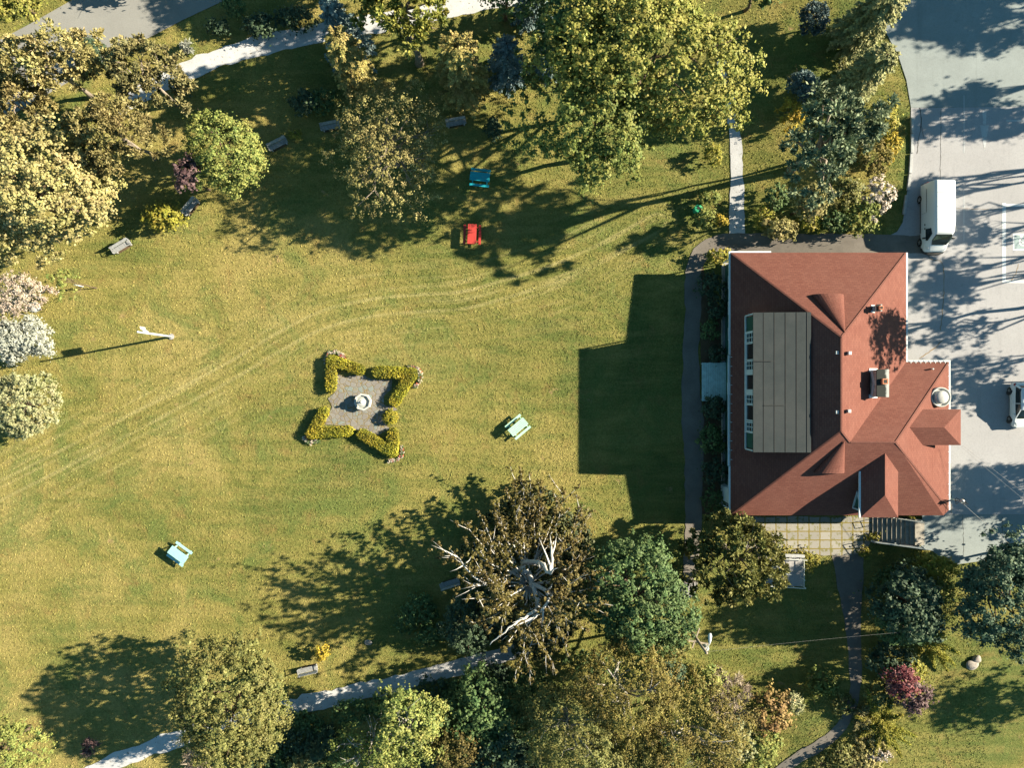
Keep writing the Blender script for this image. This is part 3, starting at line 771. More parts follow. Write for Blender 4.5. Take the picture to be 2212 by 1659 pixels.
# walls
wall_poly = [ft(458, -255, 0), ft(790, -255, 0), ft(790, -32, 0), ft(877, -32, 0), ft(877, 255, 0), ft(458, 255, 0)]
mb = HMB(); mb.prism([(p.x, p.y) for p in wall_poly], -.3, HE - .17); wall = mb.build('wall', M['green'], house)
mb = HMB(); fp = [ft(452, -261, 0), ft(796, -261, 0), ft(796, -38, 0), ft(883, -38, 0), ft(883, 261, 0), ft(452, 261, 0)]
mb.prism([(p.x, p.y) for p in fp], -.3, .35); mb.build('foundation', M['cement'], house)
# ground floor windows and doors
def window(cx, cy, face, w, h, z, cols=2, rows=2, name='window', glass='pane', bars=True, fw=.09):
    """face: 'w','e','n','s' outward direction; cx,cy plan units"""
    c = ft(cx, cy, z); nrm = {'w': (-1, 0), 'e': (1, 0), 'n': (0, 1), 's': (0, -1)}[face]; nv = Vector((nrm[0], nrm[1], 0)); tv = Vector((-nrm[1], nrm[0], 0)); up = Vector((0, 0, 1))
    mb = HMB(); m = Matrix((tv, up, nv)).transposed()
    for sx, sy, dx, dy in ((0, h / 2 - fw / 2, w, fw), (0, -h / 2 + fw / 2, w, fw), (-w / 2 + fw / 2, 0, fw, h - 2 * fw), (w / 2 - fw / 2, 0, fw, h - 2 * fw)):
        mb.box(c + tv * sx + up * sy + nv * .03, (dx, dy, .1), mtx=m)
    if bars:
        for i in range(1, cols): mb.box(c + tv * (-w / 2 + w * i / cols) + nv * .035, (.05, h - 2 * fw, .06), mtx=m)
        for i in range(1, rows): mb.box(c + up * (-h / 2 + h * i / rows) + nv * .03, (w - 2 * fw, .05, .05), mtx=m)
    f = mb.build(name, M['white'], house)
    mb = HMB(); mb.box(c + nv * .012, (w - 2 * fw, h - 2 * fw, .025), mtx=m); p = mb.build('pane', M[glass], None)
    p.data.transform(Matrix.Translation(-HB)); p.parent = f
    return f
for y in (-215, -160, -105, 150, 205): window(458, y, 'w', 1.1, 1.5, 2.2)
for x in (500, 570, 640, 710): window(x, -255, 'n', 1.1, 1.4, 2.6)
for y in (-220, -150, -90): window(790, y, 'e', 1.0, 1.1, 2.75)
for y in (0, 190): window(877, y, 'e', 1.0, 1.1, 2.75)
for x in (500, 560, 620, 680): window(x, 255, 's', 1.1, 1.5, 2.2)
mb = HMB(); c = ft(458, 10, 2.2); mb.box(c, (.12, 1.0, 2.1)); mb.build('door', M['white'], house)
mb = HMB(); c = ft(877, 86, 2.55); mb.box(c, (.12, 1.1, 2.1)); mb.build('door', M['white'], house)
mb = HMB(); c = ft(735, 255, 2.4); mb.box(c, (1.0, .12, 2.1)); mb.build('door', M['white'], house)
# gutters
mb = HMB()
def gut(a, b, off):
    mb.bar(Vector(a) + Vector(off), Vector(b) + Vector(off), .13, .12)
gz = -.07
gut(P2, P3 + Vector((0, -.0, 0)), (.075, 0, gz)); mb.build('gutter', M['white'], house); mb = HMB(); gut(P3 + Vector((.14, 0, 0)), P4 + Vector((.14, 0, 0)), (0, .075, gz)); gut(P4, P5a, (.075, 0, gz))
for k in range(14): mb.bar(ft(887, -38 + k * 22, HE - .02 + .06), ft(893, -38 + k * 22, HE + .06), .04, .03)
for k in range(8): mb.bar(ft(812 + k * 10, -48, HE + .06), ft(812 + k * 10, -41, HE + .06), .04, .03)
mb.build('gutter', M['white'], house); mb = HMB()
gut(P1 + Vector((0, .1, 0)), ft(445, -60, HE), (-.06, 0, gz)); gut(ft(445, 168, HE), P6, (-.06, 0, gz)); gut(ft(445, -59, HE), ft(445, 167, HE), (-.13, 0, gz))
for k in range(12): mb.bar(ft(441, -55 + k * 19, HE + .05), ft(448, -55 + k * 19, HE + .07), .04, .03)
mb.build('gutter', M['white'], house); mb = HMB(); gut(P1, ft(528, -268, HE), (0, .06, gz)); mb.build('gutter', M['white'], house)
mb = HMB(); c_ = ft(797, -166, 2.9); mb.bar(c_ - Vector((.25, 0, 0)), c_ + Vector((.35, 0, .1)), .05); mb.box(c_ + Vector((.38, 0, .1)), (.28, .2, .16)); mb.build('wall_lamp', M['white'], house)
# downpipes
for x, y in ((449, -258), (449, 258), (884, -41), (884, 252), (797, -262)):
    mb = HMB(); mb.tube([ft(x, y, .1), ft(x, y, HE - .18)], .05, 8); mb.build('downpipe', M['white'], house)
# shed dormer on the west slope
DW0, DW1, DY0, DY1 = 467.3, 579.0, -138.6, 132.3
zw, ze = 6.72, 7.02
DE = (1752 - 1106) * (1 - ze / CAMH)
mb = HMB()
A, B, C_, D_ = ft(DW0, DY0, zw), ft(DE, DY0, ze), ft(DE, DY1, ze), ft(DW0, DY1, zw)
dn = Vector((0, 0, -.14))
mb.face([A, D_, C_, B]); mb.face([A + dn, B + dn, C_ + dn, D_ + dn])
for a, b in ((A, D_), (D_, C_), (C_, B), (B, A)): mb.face([a, a + dn, b + dn, b])
drm = mb.build('flat_dormer_roof', M['roll'], house)
mb = HMB()
for x in (1649.7, 1673, 1697, 1720.8, 1743.5):
    xr = lambda z: (x - 1106) * (1 - z / CAMH)
    z = zw + (ze - zw) * (xr(6.8) - DW0) / (DE - DW0); a = ft(xr(z), DY0 + .5, z + .012); b = ft(xr(z), DY1 - .5, z + .012); mb.bar(a, b, .03, .02)
for x0, x1, y in ((1628, 1673, 780), (1697, 1743, 777), (1650, 1697, 876), (1697, 1743, 873)):
    a = ft((x0 - 1106) * .896, (y - 829.5) * .896, zw + (ze - zw) * .3 + .015); mb.bar(a, ft((x1 - 1106) * .893, (y - 829.5) * .894, zw + (ze - zw) * .75), .04, .02)
seam = mb.build('roof_seam', M['rollseam'], None); seam.data.transform(Matrix.Translation(-HB)); seam.parent = drm
# dormer walls: west front, north and south cheeks
xw = 472.0
zs = lambda x: HE + SL * (x - 445)
mb = HMB()
ya, yb = DY0 + 5, DY1 - 5
mb.prism([(ft(xw, ya, 0).x, ft(xw, ya, 0).y), (ft(568, ya, 0).x, ft(568, ya, 0).y), (ft(568, yb, 0).x, ft(568, yb, 0).y), (ft(xw, yb, 0).x, ft(xw, yb, 0).y)], HE + .3, zw - .10)
mb.build('dormer_wall', M['green'], house)
# windows of the dormer: plan y from survey v
def dv(v): return (v - 829.5) * (1 - 5.6 / CAMH)
wz = (zs(xw) + zw) / 2 + .05; wh = zw - zs(xw) - .35
for v0, v1, kind in ((718, 740, 'six'), (741, 778, 'one'), (779, 800, 'six'), (808, 843, 'one'), (852, 873, 'six'), (874, 909, 'one'), (912, 933, 'six')):
    w = (v1 - v0) * .914 / PX + .06
    window(xw - .3, dv((v0 + v1) / 2), 'w', w, wh, wz, 2 if kind == 'six' else 1, 3 if kind == 'six' else 1, glass='pane' if kind == 'six' else 'glass', bars=kind == 'six', fw=.1)
mb = HMB()
zb_ = zs(xw) + .02
yN, yS = dv(680), dv(972)
mb.bar(ft(xw - 2, yN, zw - .2), ft(xw - 2, yS, zw - .2), .08, .16); mb.bar(ft(xw - 2.5, yN, zb_ + .12), ft(xw - 2.5, yS, zb_ + .12), .1, .16)
for yy in (yN, yS): mb.bar(ft(xw - 2.2, yy, zb_ + .2), ft(xw - 2.2, yy, zw - .28), .1, .14)
for v in (717, 804, 847.5, 934): mb.bar(ft(xw - 1.9, dv(v), zb_ + .2), ft(xw - 1.9, dv(v), zw - .28), .12 if v in (717, 934) else .26, .07)
mb.build('dormer_trim', M['white'], house)
# hipped dormers
def hip_dormer(rid0, hip, eaves, zr, zeav, axis, back):
    """axis 's': ridge runs towards +y (down); axis 'e': towards +x"""
    if axis == 's':
        (xc, y0), yh, (xa, xb, yf) = rid0, hip, eaves
        r0, r1 = ft(xc, y0, zr), ft(xc, yh, zr); a, b = ft(xa, yf, zeav), ft(xb, yf, zeav)
        ba, bb = ft(xa, back, zeav), ft(xb, back, zeav)
    else:
        (x0, yc), xh, (ya_, yb_, xf) = rid0, hip, eaves
        r0, r1 = ft(x0, yc, zr), ft(xh, yc, zr); a, b = ft(xf, yb_, zeav), ft(xf, ya_, zeav)
        ba, bb = ft(back, yb_, zeav), ft(back, ya_, zeav)
    return roofmesh('hipped_dormer_roof', [[ba, a, r1, r0], [a, b, r1], [b, bb, r0, r1]], .10, house)
hip_dormer((720, 128), 215, (683.5, 757, 262), 6.93, 6.0, 's', 172)
hip_dormer((745, 84.5), 840, (50, 121, 886), 6.52, 5.6, 'e', 800)
mb = HMB()
p0, p1 = ft(690, 165, 0), ft(751, 253, 0); mb.prism([(p0.x, p0.y), (p1.x, p0.y), (p1.x, p1.y), (p0.x, p1.y)], HE - .1, 5.92); mb.build('dormer_wall', M['green'], house)
mb = HMB()
p0, p1 = ft(800, 57, 0), ft(876, 114, 0); mb.prism([(p0.x, p0.y), (p1.x, p0.y), (p1.x, p1.y), (p0.x, p1.y)], HE - .1, 5.52); mb.build('dormer_wall', M['green'], house)
window(720, 253, 's', 1.3, 1.3, 5.1, 2, 2); window(876, 85, 'e', 1.2, 1.0, 4.9, 2, 2)
mb = HMB()
mb.bar(ft(682, 165, 5.96), ft(682, 262, 5.96), .14, .12)                            # gutter of the south dormer
tri = [ft(688.5, 214, 4.95), ft(688.5, 250, 4.25), ft(688.5, 250, 5.8)]
for a, b in zip(tri, tri[1:] + tri[:1]): mb.bar(a, b, .10, .14)
mb.build('dormer_trim', M['white'], house)
# eyebrow vents
def eyebrow(cx, yf, yt, wd, ht, sgn):
    zf = HE + SL * (268 - abs(yf)); mb = HMB(); n = 14; apex = ft(cx + 14, yt, HE + SL * (268 - abs(yt)) + .06)
    arc = []
    for i in range(n + 1):
        t = math.pi * i / n; x = cx - wd * math.cos(t); arc.append(ft(x, yf, zf - .05 + ht * math.sin(t) ** .8))
    for i in range(n):
        q = [arc[i], arc[i + 1], apex]; nn = (q[1] - q[0]).cross(q[2] - q[0]); mb.face(q if nn.z > 0 else list(reversed(q)))
    mb.m = 1; mb.face(arc if sgn > 0 else list(reversed(arc)))
    o = mb.build('eyebrow_vent', [M['shingle'], M['green']], house, uvs=slope_uv(mb)); return o
eyebrow(619, -175.5, -97, 31, .75, -1); eyebrow(621, 174, 108, 30, .75, 1)
# chimneys
def chimney(x0, x1, y0, y1, ztop, potx, poty, pr, skirt):
    root = house; zr = HE + SL * (803 - x0)
    mb = HMB(); p0, p1 = ft(x0, y0, 0), ft(x1, y1, 0)
    c = (p0 + p1) / 2; mb.box((c.x, c.y, (ztop + zr - 1.2) / 2), (abs(p1.x - p0.x), abs(p1.y - p0.y), ztop - zr + 1.2))
    ch = mb.build('chimney', M['chim'], house, bevel=.02)
    def sub(mbx, name, mat):
        o = MB.build(mbx, name, mat, None); o.data.transform(Matrix.Translation(-HB)); o.parent = ch; return o
    k = MB(); k.box((c.x, c.y, ztop + .04), (abs(p1.x - p0.x) + .1, abs(p1.y - p0.y) + .1, .09)); sub(k, 'chimney_cap', M['soot'])
    k = MB(); q = ft(potx, poty, ztop + .08); k.box(q + Vector((0, 0, .14)), (pr * 2, pr * 2, .30)); sub(k, 'chimney_pot', M['pot'])
    k = MB(); k.box(q + Vector((0, 0, .293)), (pr * 1.3, pr * 1.3, .012)); sub(k, 'flue_opening', M['black'])
    k = MB()
    for yy in (y0, y1):
        a = ft(x0 - 4, yy, HE + SL * (803 - x0 + 4) + .03); b = ft(x1 - 3, yy, HE + SL * (803 - x1 + 3) + .03); k.bar(a, b, skirt, .06)
    a = ft(x0, y0, zr + .2); b = ft(x0, (y0 + y1) / 2, zr + .55 * (1 if y1 - y0 > 30 else .3)); cc = ft(x0, y1, zr + .2)
    o_ = Vector((-.03, 0, 0)); k.bar(a + o_, b + o_, .05, .22); k.bar(b + o_, cc + o_, .05, .22)
    sub(k, 'flashing', M['white'])
chimney(701, 722, -27, 24, 7.2, 713, -5, .21, .28)
chimney(706.5, 714.5, -153, -142, 6.75, 711, -147, .15, .16)
# small roof vents
for x, y in ((1805, 762), (1805, 890)):
    z = 7.55; p = W(x, y, z); mb = HMB(); mb.box((p.x, p.y, z), (.22, .26, .7)); mb.build('roof_vent', M['vent'], house, bevel=.02)
for x, y in ((1832, 763), (1831, 888)):
    z = 7.65; p = W(x, y, z); mb = HMB(); mb.box((p.x, p.y, z), (.22, .26, .7)); mb.build('roof_vent', M['vent'], house, bevel=.02)
p = W(2031, 858, 4.9); mb = HMB()
mb.lathe((p.x, p.y, 0), [(.50, 3.8), (.50, 4.6), (.76, 4.62), (.80, 4.70), (.80, 5.02), (.74, 5.06), (.70, 5.02), (.68, 4.86), (.52, 4.86), (.52, 5.16), (.46, 5.24), (.2, 5.3), (.02, 5.32)], 28)
mb.build('round_ventilator', M['fount'], house, smooth=True)
p = W(1990, 1010, 4.9); mb = HMB(); mb.tube([(p.x, p.y, 4.2), (p.x, p.y, 5.05)], .06, 8); mb.build('vent_pipe', M['vent'], house)
p = W(2015, 797, 4.3); mb = HMB(); mb.tube([(p.x, p.y, 3.8), (p.x, p.y, 4.4)], .06, 8); mb.build('vent_pipe', M['vent'], house)
# bay on the south west corner of the west wall
mb = HMB(); mb.prism([(q.x, q.y) for q in (ft(458.5, 215, 0), ft(450, 218, 0), ft(449, 248, 0), ft(458.5, 252, 0))], .2, 3.3); mb.build('bay_window', M['white'], house)
# electrical service mast at the south east corner
sm = empty('service_mast', W(2052, 1078, 3.2), 0, 'electric service mast with looped cables at the roof corner', 'service mast')
b = Vector(sm.location)
q = lambda x, y, z: Vector((x, y, z))
mb = MB(); mb.tube([q(.1, 0, -1.7), q(.1, 0, 1.6)], .06, 8); mb.build('mast', M['vent'], sm)
mb = MB(); mb.tube([q(.1, 0, 1.55), q(.0, .12, 1.85), q(-.12, .2, 1.7)], [.09, .1, .08], 8); mb.build('weatherhead', M['vent'], sm, smooth=True)
mb = MB()
for k in range(3):
    mb.tube([q(-.1, .18, 1.72), q(.35, .25 - .1 * k, 1.25), q(.55 + .1 * k, -.05 - .1 * k, 1.1 + .1 * k), q(.3, -.2, 1.35)], .025, 6)
    mb.tube([q(-.05, .1, 1.7 - .1 * k), q(-.35, .3 - .25 * k, 1.5), q(-.2, .1, 1.0), q(.08, 0, .9 - .2 * k)], .022, 6)
mb.build('cable_loop', M['cable'], sm)
mb = MB()
for k in range(3): mb.lathe(q(.18, -.12 + .1 * k, 1.15 + .08 * k), [(.03, 0), (.07, .02), (.07, .1), (.03, .13)], 10)
mb.build('insulator', M['fount'], sm)

# deck west of the house
dk = empty('deck', W(1545, 823, .55), 0, 'pale grey board deck against the west wall of the house', 'deck'); b = Vector(dk.location)
mb = MB(); x0, x1 = W(1516, 823, .55).x - b.x, W(1577, 823, .55).x - b.x + .3; y0, y1 = W(1516, 866, .55).y - b.y, W(1516, 783, .55).y - b.y
nb = 14
for i in range(nb):
    w = (x1 - x0) / nb; mb.box((x0 + w * (i + .5), (y0 + y1) / 2 + random.uniform(-.03, .03), random.uniform(-.006, .006) - .02), (w - .018, y1 - y0, .04))
mb.build('decking', M['deck'], dk)
mb = MB()
for yy in (y0 + .1, (y0 + y1) / 2, y1 - .1): mb.box(((x0 + x1) / 2, yy, -.11), (x1 - x0 - .05, .06, .13))
mb.box((x0 + .08, (y0 + y1) / 2, -.11), (.06, y1 - y0, .13)); mb.build('deck_frame', M['wood'], dk)
for xx in (x0 + .1, x1 - .1):
    for yy in (y0 + .1, y1 - .1): mb = MB(); mb.box((xx, yy, -.36), (.1, .1, .37)); mb.build('leg', M['wood'], dk)

# stairs, terrace walls, railings
st = empty('outdoor_stairs', W(1935, 1150, 0), 0, 'concrete steps climbing from the paver terrace to the parking lot', 'stairs'); b = Vector(st.location)
mb = MB(); ns = 10
for i in range(ns):
    z1 = LOT / ns * (i + 1) - (.0 if i < ns - 1 else -.03)
    xa, xb = 1885 + 10.2 * i, 1885 + 10.2 * (i + 1) + (10 if i == ns - 1 else 0)
    ya, yb = 1117 + .6 * i, 1170 + .9 * i
    pts = [W(xa, ya, z1), W(xb, ya, z1), W(xb, yb, z1), W(xa, yb, z1)]
    mb.prism([(p.x - b.x, p.y - b.y) for p in pts], -.05, z1)
mb.build('step', M['step'], st); 
o = st.children[0]
mb = MB(); pts = [W(1884, 1168, .2), W(1992, 1181, 1.5), W(1992, 1185, 1.5), W(1884, 1172, .2)]
vs = []
for (p, zt) in zip(pts, (.35, 1.75, 1.75, .35)): vs.append((p.x - b.x, p.y - b.y, zt))
bot = [(v[0], v[1], -.05) for v in vs]
mb._add(bot + vs, [(3, 2, 1, 0), (4, 5, 6, 7), (0, 1, 5, 4), (1, 2, 6, 5), (2, 3, 7, 6), (3, 0, 4, 7)]); mb.build('cheek_wall', M['cement'], st)
def railing(name, pts, posts, label, z_rails=(.55, .95), r=.03, mat='pipe', out=None):
    base = Vector((pts[0].x, pts[0].y, pts[0].z)); rt = empty(name, base, 0, label, 'railing')
    mb = MB()
    for zr_ in z_rails: mb.tube([p - base + Vector((0, 0, zr_)) for p in pts], r, 8)
    mb.build('rail', M[mat], rt)
    for f in posts:
        tot = len(pts) - 1; x = f * tot; k = min(int(x), tot - 1); p = pts[k].lerp(pts[k + 1], x - k) - base
        mb = MB(); mb.tube([p, p + Vector((0, 0, z_rails[-1]))], r * 1.1, 8); mb.box(p + Vector((0, 0, .02)), (.14, .14, .04)); mb.build('post', M[mat], rt)
    return rt
railing('railing', [W(1883, 1168, .3), W(1986, 1182, 1.75)], (0, .5, 1), 'pale pipe railing on the south side of the concrete steps')
railing('railing', [W(1930, 1117.5, .8), W(1992, 1127, 1.7)], (0.02, .98), 'thin green grey pipe railing at the north side of the steps', (.5, .85), .025)
# railed concrete landing
ld = empty('railed_landing', W(1704, 1238, 0), 0, 'railed concrete landing beside the bushy conifer, half hidden by it', 'landing'); b = Vector(ld.location)
mb = MB(); pts = [W(1655, 1203, .35), W(1736, 1203, .35), W(1736, 1268, .35), W(1655, 1266, .35)]; mb.prism([(p.x - b.x, p.y - b.y) for p in pts], -.05, .30); mb.build('slab', M['cement'], ld)
mb = MB(); pts = [W(1655, 1196, .5), W(1738, 1199, .5), W(1739, 1205, .5), W(1655, 1203, .5)]; mb.prism([(p.x - b.x, p.y - b.y) for p in pts], -.05, .5); mb.build('retaining_wall', M['kerb'], ld)
mb = MB()
rl = [[(1668, 1207), (1744, 1211)], [(1737, 1212), (1737, 1270)], [(1664, 1267), (1741, 1272)], [(1685, 1240), (1709, 1242)]]
for i, (a, c) in enumerate(rl):
    for z in ((.65, 1.0, 1.3)): mb.tube([W(*a, z) - b, W(*c, z) - b], .032, 8)
mb.build('rail', M['pipe'], ld)
for (u, v) in ((1690, 1208), (1718, 1209.5), (1741, 1210.5), (1739, 1230), (1739, 1254), (1740, 1271), (1716, 1270), (1692, 1269), (1670, 1267.5), (1708, 1241.5)):
    mb = MB(); p = W(u, v, 1.3) - b; mb.tube([(p.x, p.y, .25), (p.x, p.y, 1.33)], .035, 8); mb.build('post', M['pipe'], ld)
mb = MB(); p = W(1700, 1235, .8) - b; mb.box((p.x, p.y, .65), (.35, .5, .7)); mb.box((p.x - .55, p.y + .7, .42), (.5, 1.0, .12)); mb.build('bench_box', M['wood'], ld, bevel=.01)

# ================================================================== FURNITURE
def picnic(u, v, ang, col, label):
    p = G(u, v); c = W(u, v, .76); c.z = 0
    rt = empty('picnic_table', c, R(ang), label, 'picnic table', 'painted picnic tables on the lawn')
    m = M['tbl_' + col]; Lh = 1.70
    mb = MB()
    for i in range(5): mb.box((random.uniform(-.01, .01), -.30 + i * .15, .75), (Lh, .138, .045))
    mb.build('table_top', m, rt, bevel=.006)
    for sgn in (-1, 1):
        mb = MB(); mb.box((random.uniform(-.015, .015), sgn * .66, .44), (Lh, .21, .045)); mb.build('seat', m, rt, bevel=.006)
    for x in (-.62, .62):
        mb = MB()
        for sgn in (-1, 1): mb.bar((x, sgn * .24, .73), (x, sgn * .62, .02), .045, .09)
        mb.bar((x + .046, -.74, .39), (x + .046, .74, .39), .045, .09); mb.bar((x + .046, -.34, .69), (x + .046, .34, .69), .045, .08)
        mb.build('trestle', m, rt)
    return rt
picnic(1036.5, 381, -6.5, 'blue', 'bright blue picnic table in the dappled tree shade')
picnic(1019.6, 505, 87.8, 'red', 'red picnic table standing end on in a patch of shade')
picnic(1119, 922.5, 40, 'mint', 'pale mint green picnic table in full sun right of the star bed')
picnic(384, 1199, -36, 'cyan', 'pale blue picnic table alone on the open lawn at left')

bench0 = None
def bench_proto():
    rt = empty('park_bench', (0, 0, 0), 0)
    mb = MB()
    for i in range(4): mb.box((0, -.20 + i * .105, .44), (1.72, .085, .035))
    mb.build('seat', M['wood'], rt, bevel=.005)
    mb = MB(); tilt = Matrix.Rotation(R(-12), 3, 'X')
    for i in range(4): mb.box((0, .20 + i * .022, .54 + i * .105), (1.72, .03, .085), mtx=tilt)
    mb.build('backrest', M['wood'], rt, bevel=.005)
    for x in (-.68, .68):
        mb = MB(); mb.box((x, -.02, .21), (.10, .40, .42)); mb.bar((x, .20, .40), (x, .32, .88), .05, .05); mb.build('leg', M['cement'], rt, bevel=.01)
    for x in (-.84, .84):
        mb = MB(); mb.box((x, -.02, .64), (.06, .42, .03)); mb.box((x, -.2, .54), (.05, .05, .18)); mb.build('armrest', M['wood'], rt)
    mb = MB(); mb.box((0, -.05, .01), (1.36, .42, .02)); mb.build('footing', M['soil'], rt)
    return rt
BN = [(412, 446, 50, 0, 'grey slatted bench between the yellow bush and the purple shrub'), (262, 532, 31, 0, 'grey bench under the edge of the big pale maple'),
      (600, 311, 27, 0, 'grey bench tucked against the round green tree'), (714, 272, 12, 0, 'shaded grey bench half hidden behind the loose grey hawthorn'),
      (985, 264, 10, 0, 'grey bench in shade between the hawthorn and the young spruce'), (972, 1261, 18, 180, 'grey bench in the shade of the copper tree with white limbs'),
      (665, 1448, 13, 180, 'sunlit grey bench near the lower gravel path and yellow sapling')]
for i, (u, v, a, fl, lb) in enumerate(BN):
    if i == 0: bench0 = bench_proto(); o = bench0
    else: o = copy_tree(bench0)
    p = W(u, v, .45); o.location = (p.x, p.y, 0); o.rotation_euler = (0, 0, R(a + fl)); tag(o, lb, 'bench', 'slatted park benches')

# fountain
fc = W(783, 868.5, .55); ftn = empty('fountain', (fc.x, fc.y, 0), 0, 'white octagonal stone fountain in the middle of the star bed', 'fountain')
mb = MB(); mb.lathe((0, 0, 0), [(.72, 0), (.72, .12), (.66, .16), (.66, .44), (.74, .48), (.74, .58), (.60, .58), (.56, .40), (.02, .40)], 8, R(10)); mb.build('basin', M['fount'], ftn)
mb = MB(); mb.lathe((0, 0, 0), [(.555, .44), (.02, .441)], 8, R(10)); mb.build('water', M['water'], ftn)
mb = MB(); mb.lathe((0, 0, 0), [(.20, .40), (.16, .50), (.09, .58), (.08, .72), (.14, .80), (.34, .88), (.36, .93), (.30, .95), (.12, .93), (.07, 1.0), (.06, 1.1), (.10, 1.16), (.11, 1.22), (.06, 1.30), (.01, 1.36)], 20); mb.build('pedestal', M['fount'], ftn, smooth=True)

# star hedges
def zc(x, y): return (643.9 + x * .16062, 743.8 + y * .16062)
def hedge(pts, wd, h, label):
    rs = nseed(); P = [W(*zc(*p), h * .8) for p in pts]; c0 = sum(P, Vector()) / len(P); c0.z = 0
    rt = empty('hedge', c0, 0, label, 'hedge', 'clipped hedges of the star bed')
    mb = MB(); pos = []; nor = []
    hw = wd / 2
    for a, b_ in zip(P[:-1], P[1:]):
        a = Vector((a.x - c0.x, a.y - c0.y, 0)); b_ = Vector((b_.x - c0.x, b_.y - c0.y, 0)); d = (b_ - a); ln = d.length; d.normalize(); nn = Vector((-d.y, d.x, 0))
        mb.bar(a + Vector((0, 0, h * .46)), b_ + Vector((0, 0, h * .46)), wd * .86, h * .86)
        for e in (a, b_): mb.lathe(e, [(hw * .86, .02), (hw * .86, h * .8), (hw * .7, h * .9)], 14)
        k = int(ln * wd * 420); t = rs.uniform(-hw * .8 / ln, 1 + hw * .8 / ln, k); s_ = rs.uniform(-1, 1, k)
        over = np.maximum(0, np.maximum(-t, t - 1)) * ln
        ok = (over / hw) ** 2 + s_ ** 2 < 1; t, s_, over = t[ok], s_[ok], over[ok]
        edge = np.clip((np.sqrt((over / hw) ** 2 + s_ ** 2) - .78) / .22, 0, 1)
        z = h - edge ** 2 * .10
        for T_, S_, Z_ in zip(t, s_, z): q_ = a + d * (T_ * ln) + nn * (S_ * hw); pos.append((q_.x, q_.y, Z_)); nor.append((nn.x * S_ * .3, nn.y * S_ * .3, 1))
        k = int((ln * 2 + math.pi * wd) * h * 330); t = rs.uniform(-.15, 1.15, k)
        for T_ in t:
            z_ = rs.uniform(.03, h - .06)
            if T_ < 0 or T_ > 1:
                e = a if T_ < 0 else b_; th = rs.uniform(0, 6.28); v_ = Vector((math.cos(th), math.sin(th), 0)); q_ = e + v_ * hw * .97
            else:
                sg = 1 if rs.rand() < .5 else -1; v_ = nn * sg; q_ = a + d * (T_ * ln) + v_ * hw * .97
            pos.append((q_.x, q_.y, z_)); nor.append((v_.x, v_.y, .35))
    pos = np.array(pos); nor = np.array(nor); k = len(pos)
    pos += rs.normal(0, .045, (k, 3)); a_ = rs.uniform(.7, 1.3, k)
    big = np.sin(pos[:, 0] * 2.1 + 1) * np.sin(pos[:, 1] * 1.9) * .2
    leaf_mesh('foliage', pos, nor + rs.normal(0, .5, (k, 3)), rs.normal(0, 1, (k, 3)), .12 * a_, .09 * a_, .5 + big * 1.3 + rs.normal(0, .25, k), L['hedge'], rt)
    mb.build('hedge_core', M['hedgecore'], rt)
M['hedgecore'] = paint('hedge_inside', (0.045, 0.05, 0.012), .3, 8, .95)
hedge([(436, 590), (445, 215), (832, 345)], .84, .62, 'arrowhead hedge of the star bed, upper left point')
hedge([(1065, 372), (1530, 392), (1292, 765)], .92, .62, 'arrowhead hedge of the star bed, upper right point')
hedge([(345, 905), (172, 1205), (675, 1165)], .82, .62, 'arrowhead hedge of the star bed, lower left point')
hedge([(858, 1208), (1268, 1455), (1275, 1195)], .86, .62, 'arrowhead hedge of the star bed, lower right point')
shrub('globe_shrub', 842.5, 901, .72, .58, 'hedge', 'clipped round yellow green bush at the star bed edge', dens=26, per=24, cr=.13, ll=.11, lw=.08, lump=.04, inner=.85, up=.8)
def flower_border(pts, label):
    rs = nseed(); P = catmull([Vector(zc(*p)) for p in pts], 1.6); c0 = W(P[0].x, P[0].y)
    C = []
    for p in P:
        for _ in range(3):
            q_ = W(p.x + rs.normal(0, 1.7), p.y + rs.normal(0, 1.7)); C.append((q_.x - c0.x, q_.y - c0.y, rs.uniform(.08, .2)))
    C = np.array(C); n = len(C); cid = rs.choice([0, 0, 0, 1, 2, 2], n)
    rep = 9; idx = np.repeat(np.arange(n), rep); k = len(idx)
    pos = C[idx] + rs.normal(0, .045, (k, 3))
    o = leaf_mesh('flower_border', pos, np.array([0, 0, 1.]) + rs.normal(0, .4, (k, 3)), rs.normal(0, 1, (k, 3)), np.full(k, .10), np.full(k, .09), rs.uniform(0, 1, k), [L['blossom'], L['red_blossom'], L['deep_green']], None, mat_idx=cid[idx])
    o.location = c0; tag(o, label, 'flower border', 'flower borders round the star bed')
flower_border([(370, 240), (395, 160), (440, 100), (530, 115), (625, 165)], 'white and red flowers along the upper left hedge point')
flower_border([(1490, 302), (1590, 322), (1650, 415), (1630, 500), (1565, 565)], 'white and red flowers round the upper right hedge point')
flower_border([(85, 1250), (120, 1300), (190, 1322), (275, 1295)], 'short row of white flowers under the lower left hedge point')
flower_border([(1215, 1560), (1320, 1548), (1390, 1480), (1400, 1370)], 'white and pink flowers round the lower right hedge point')

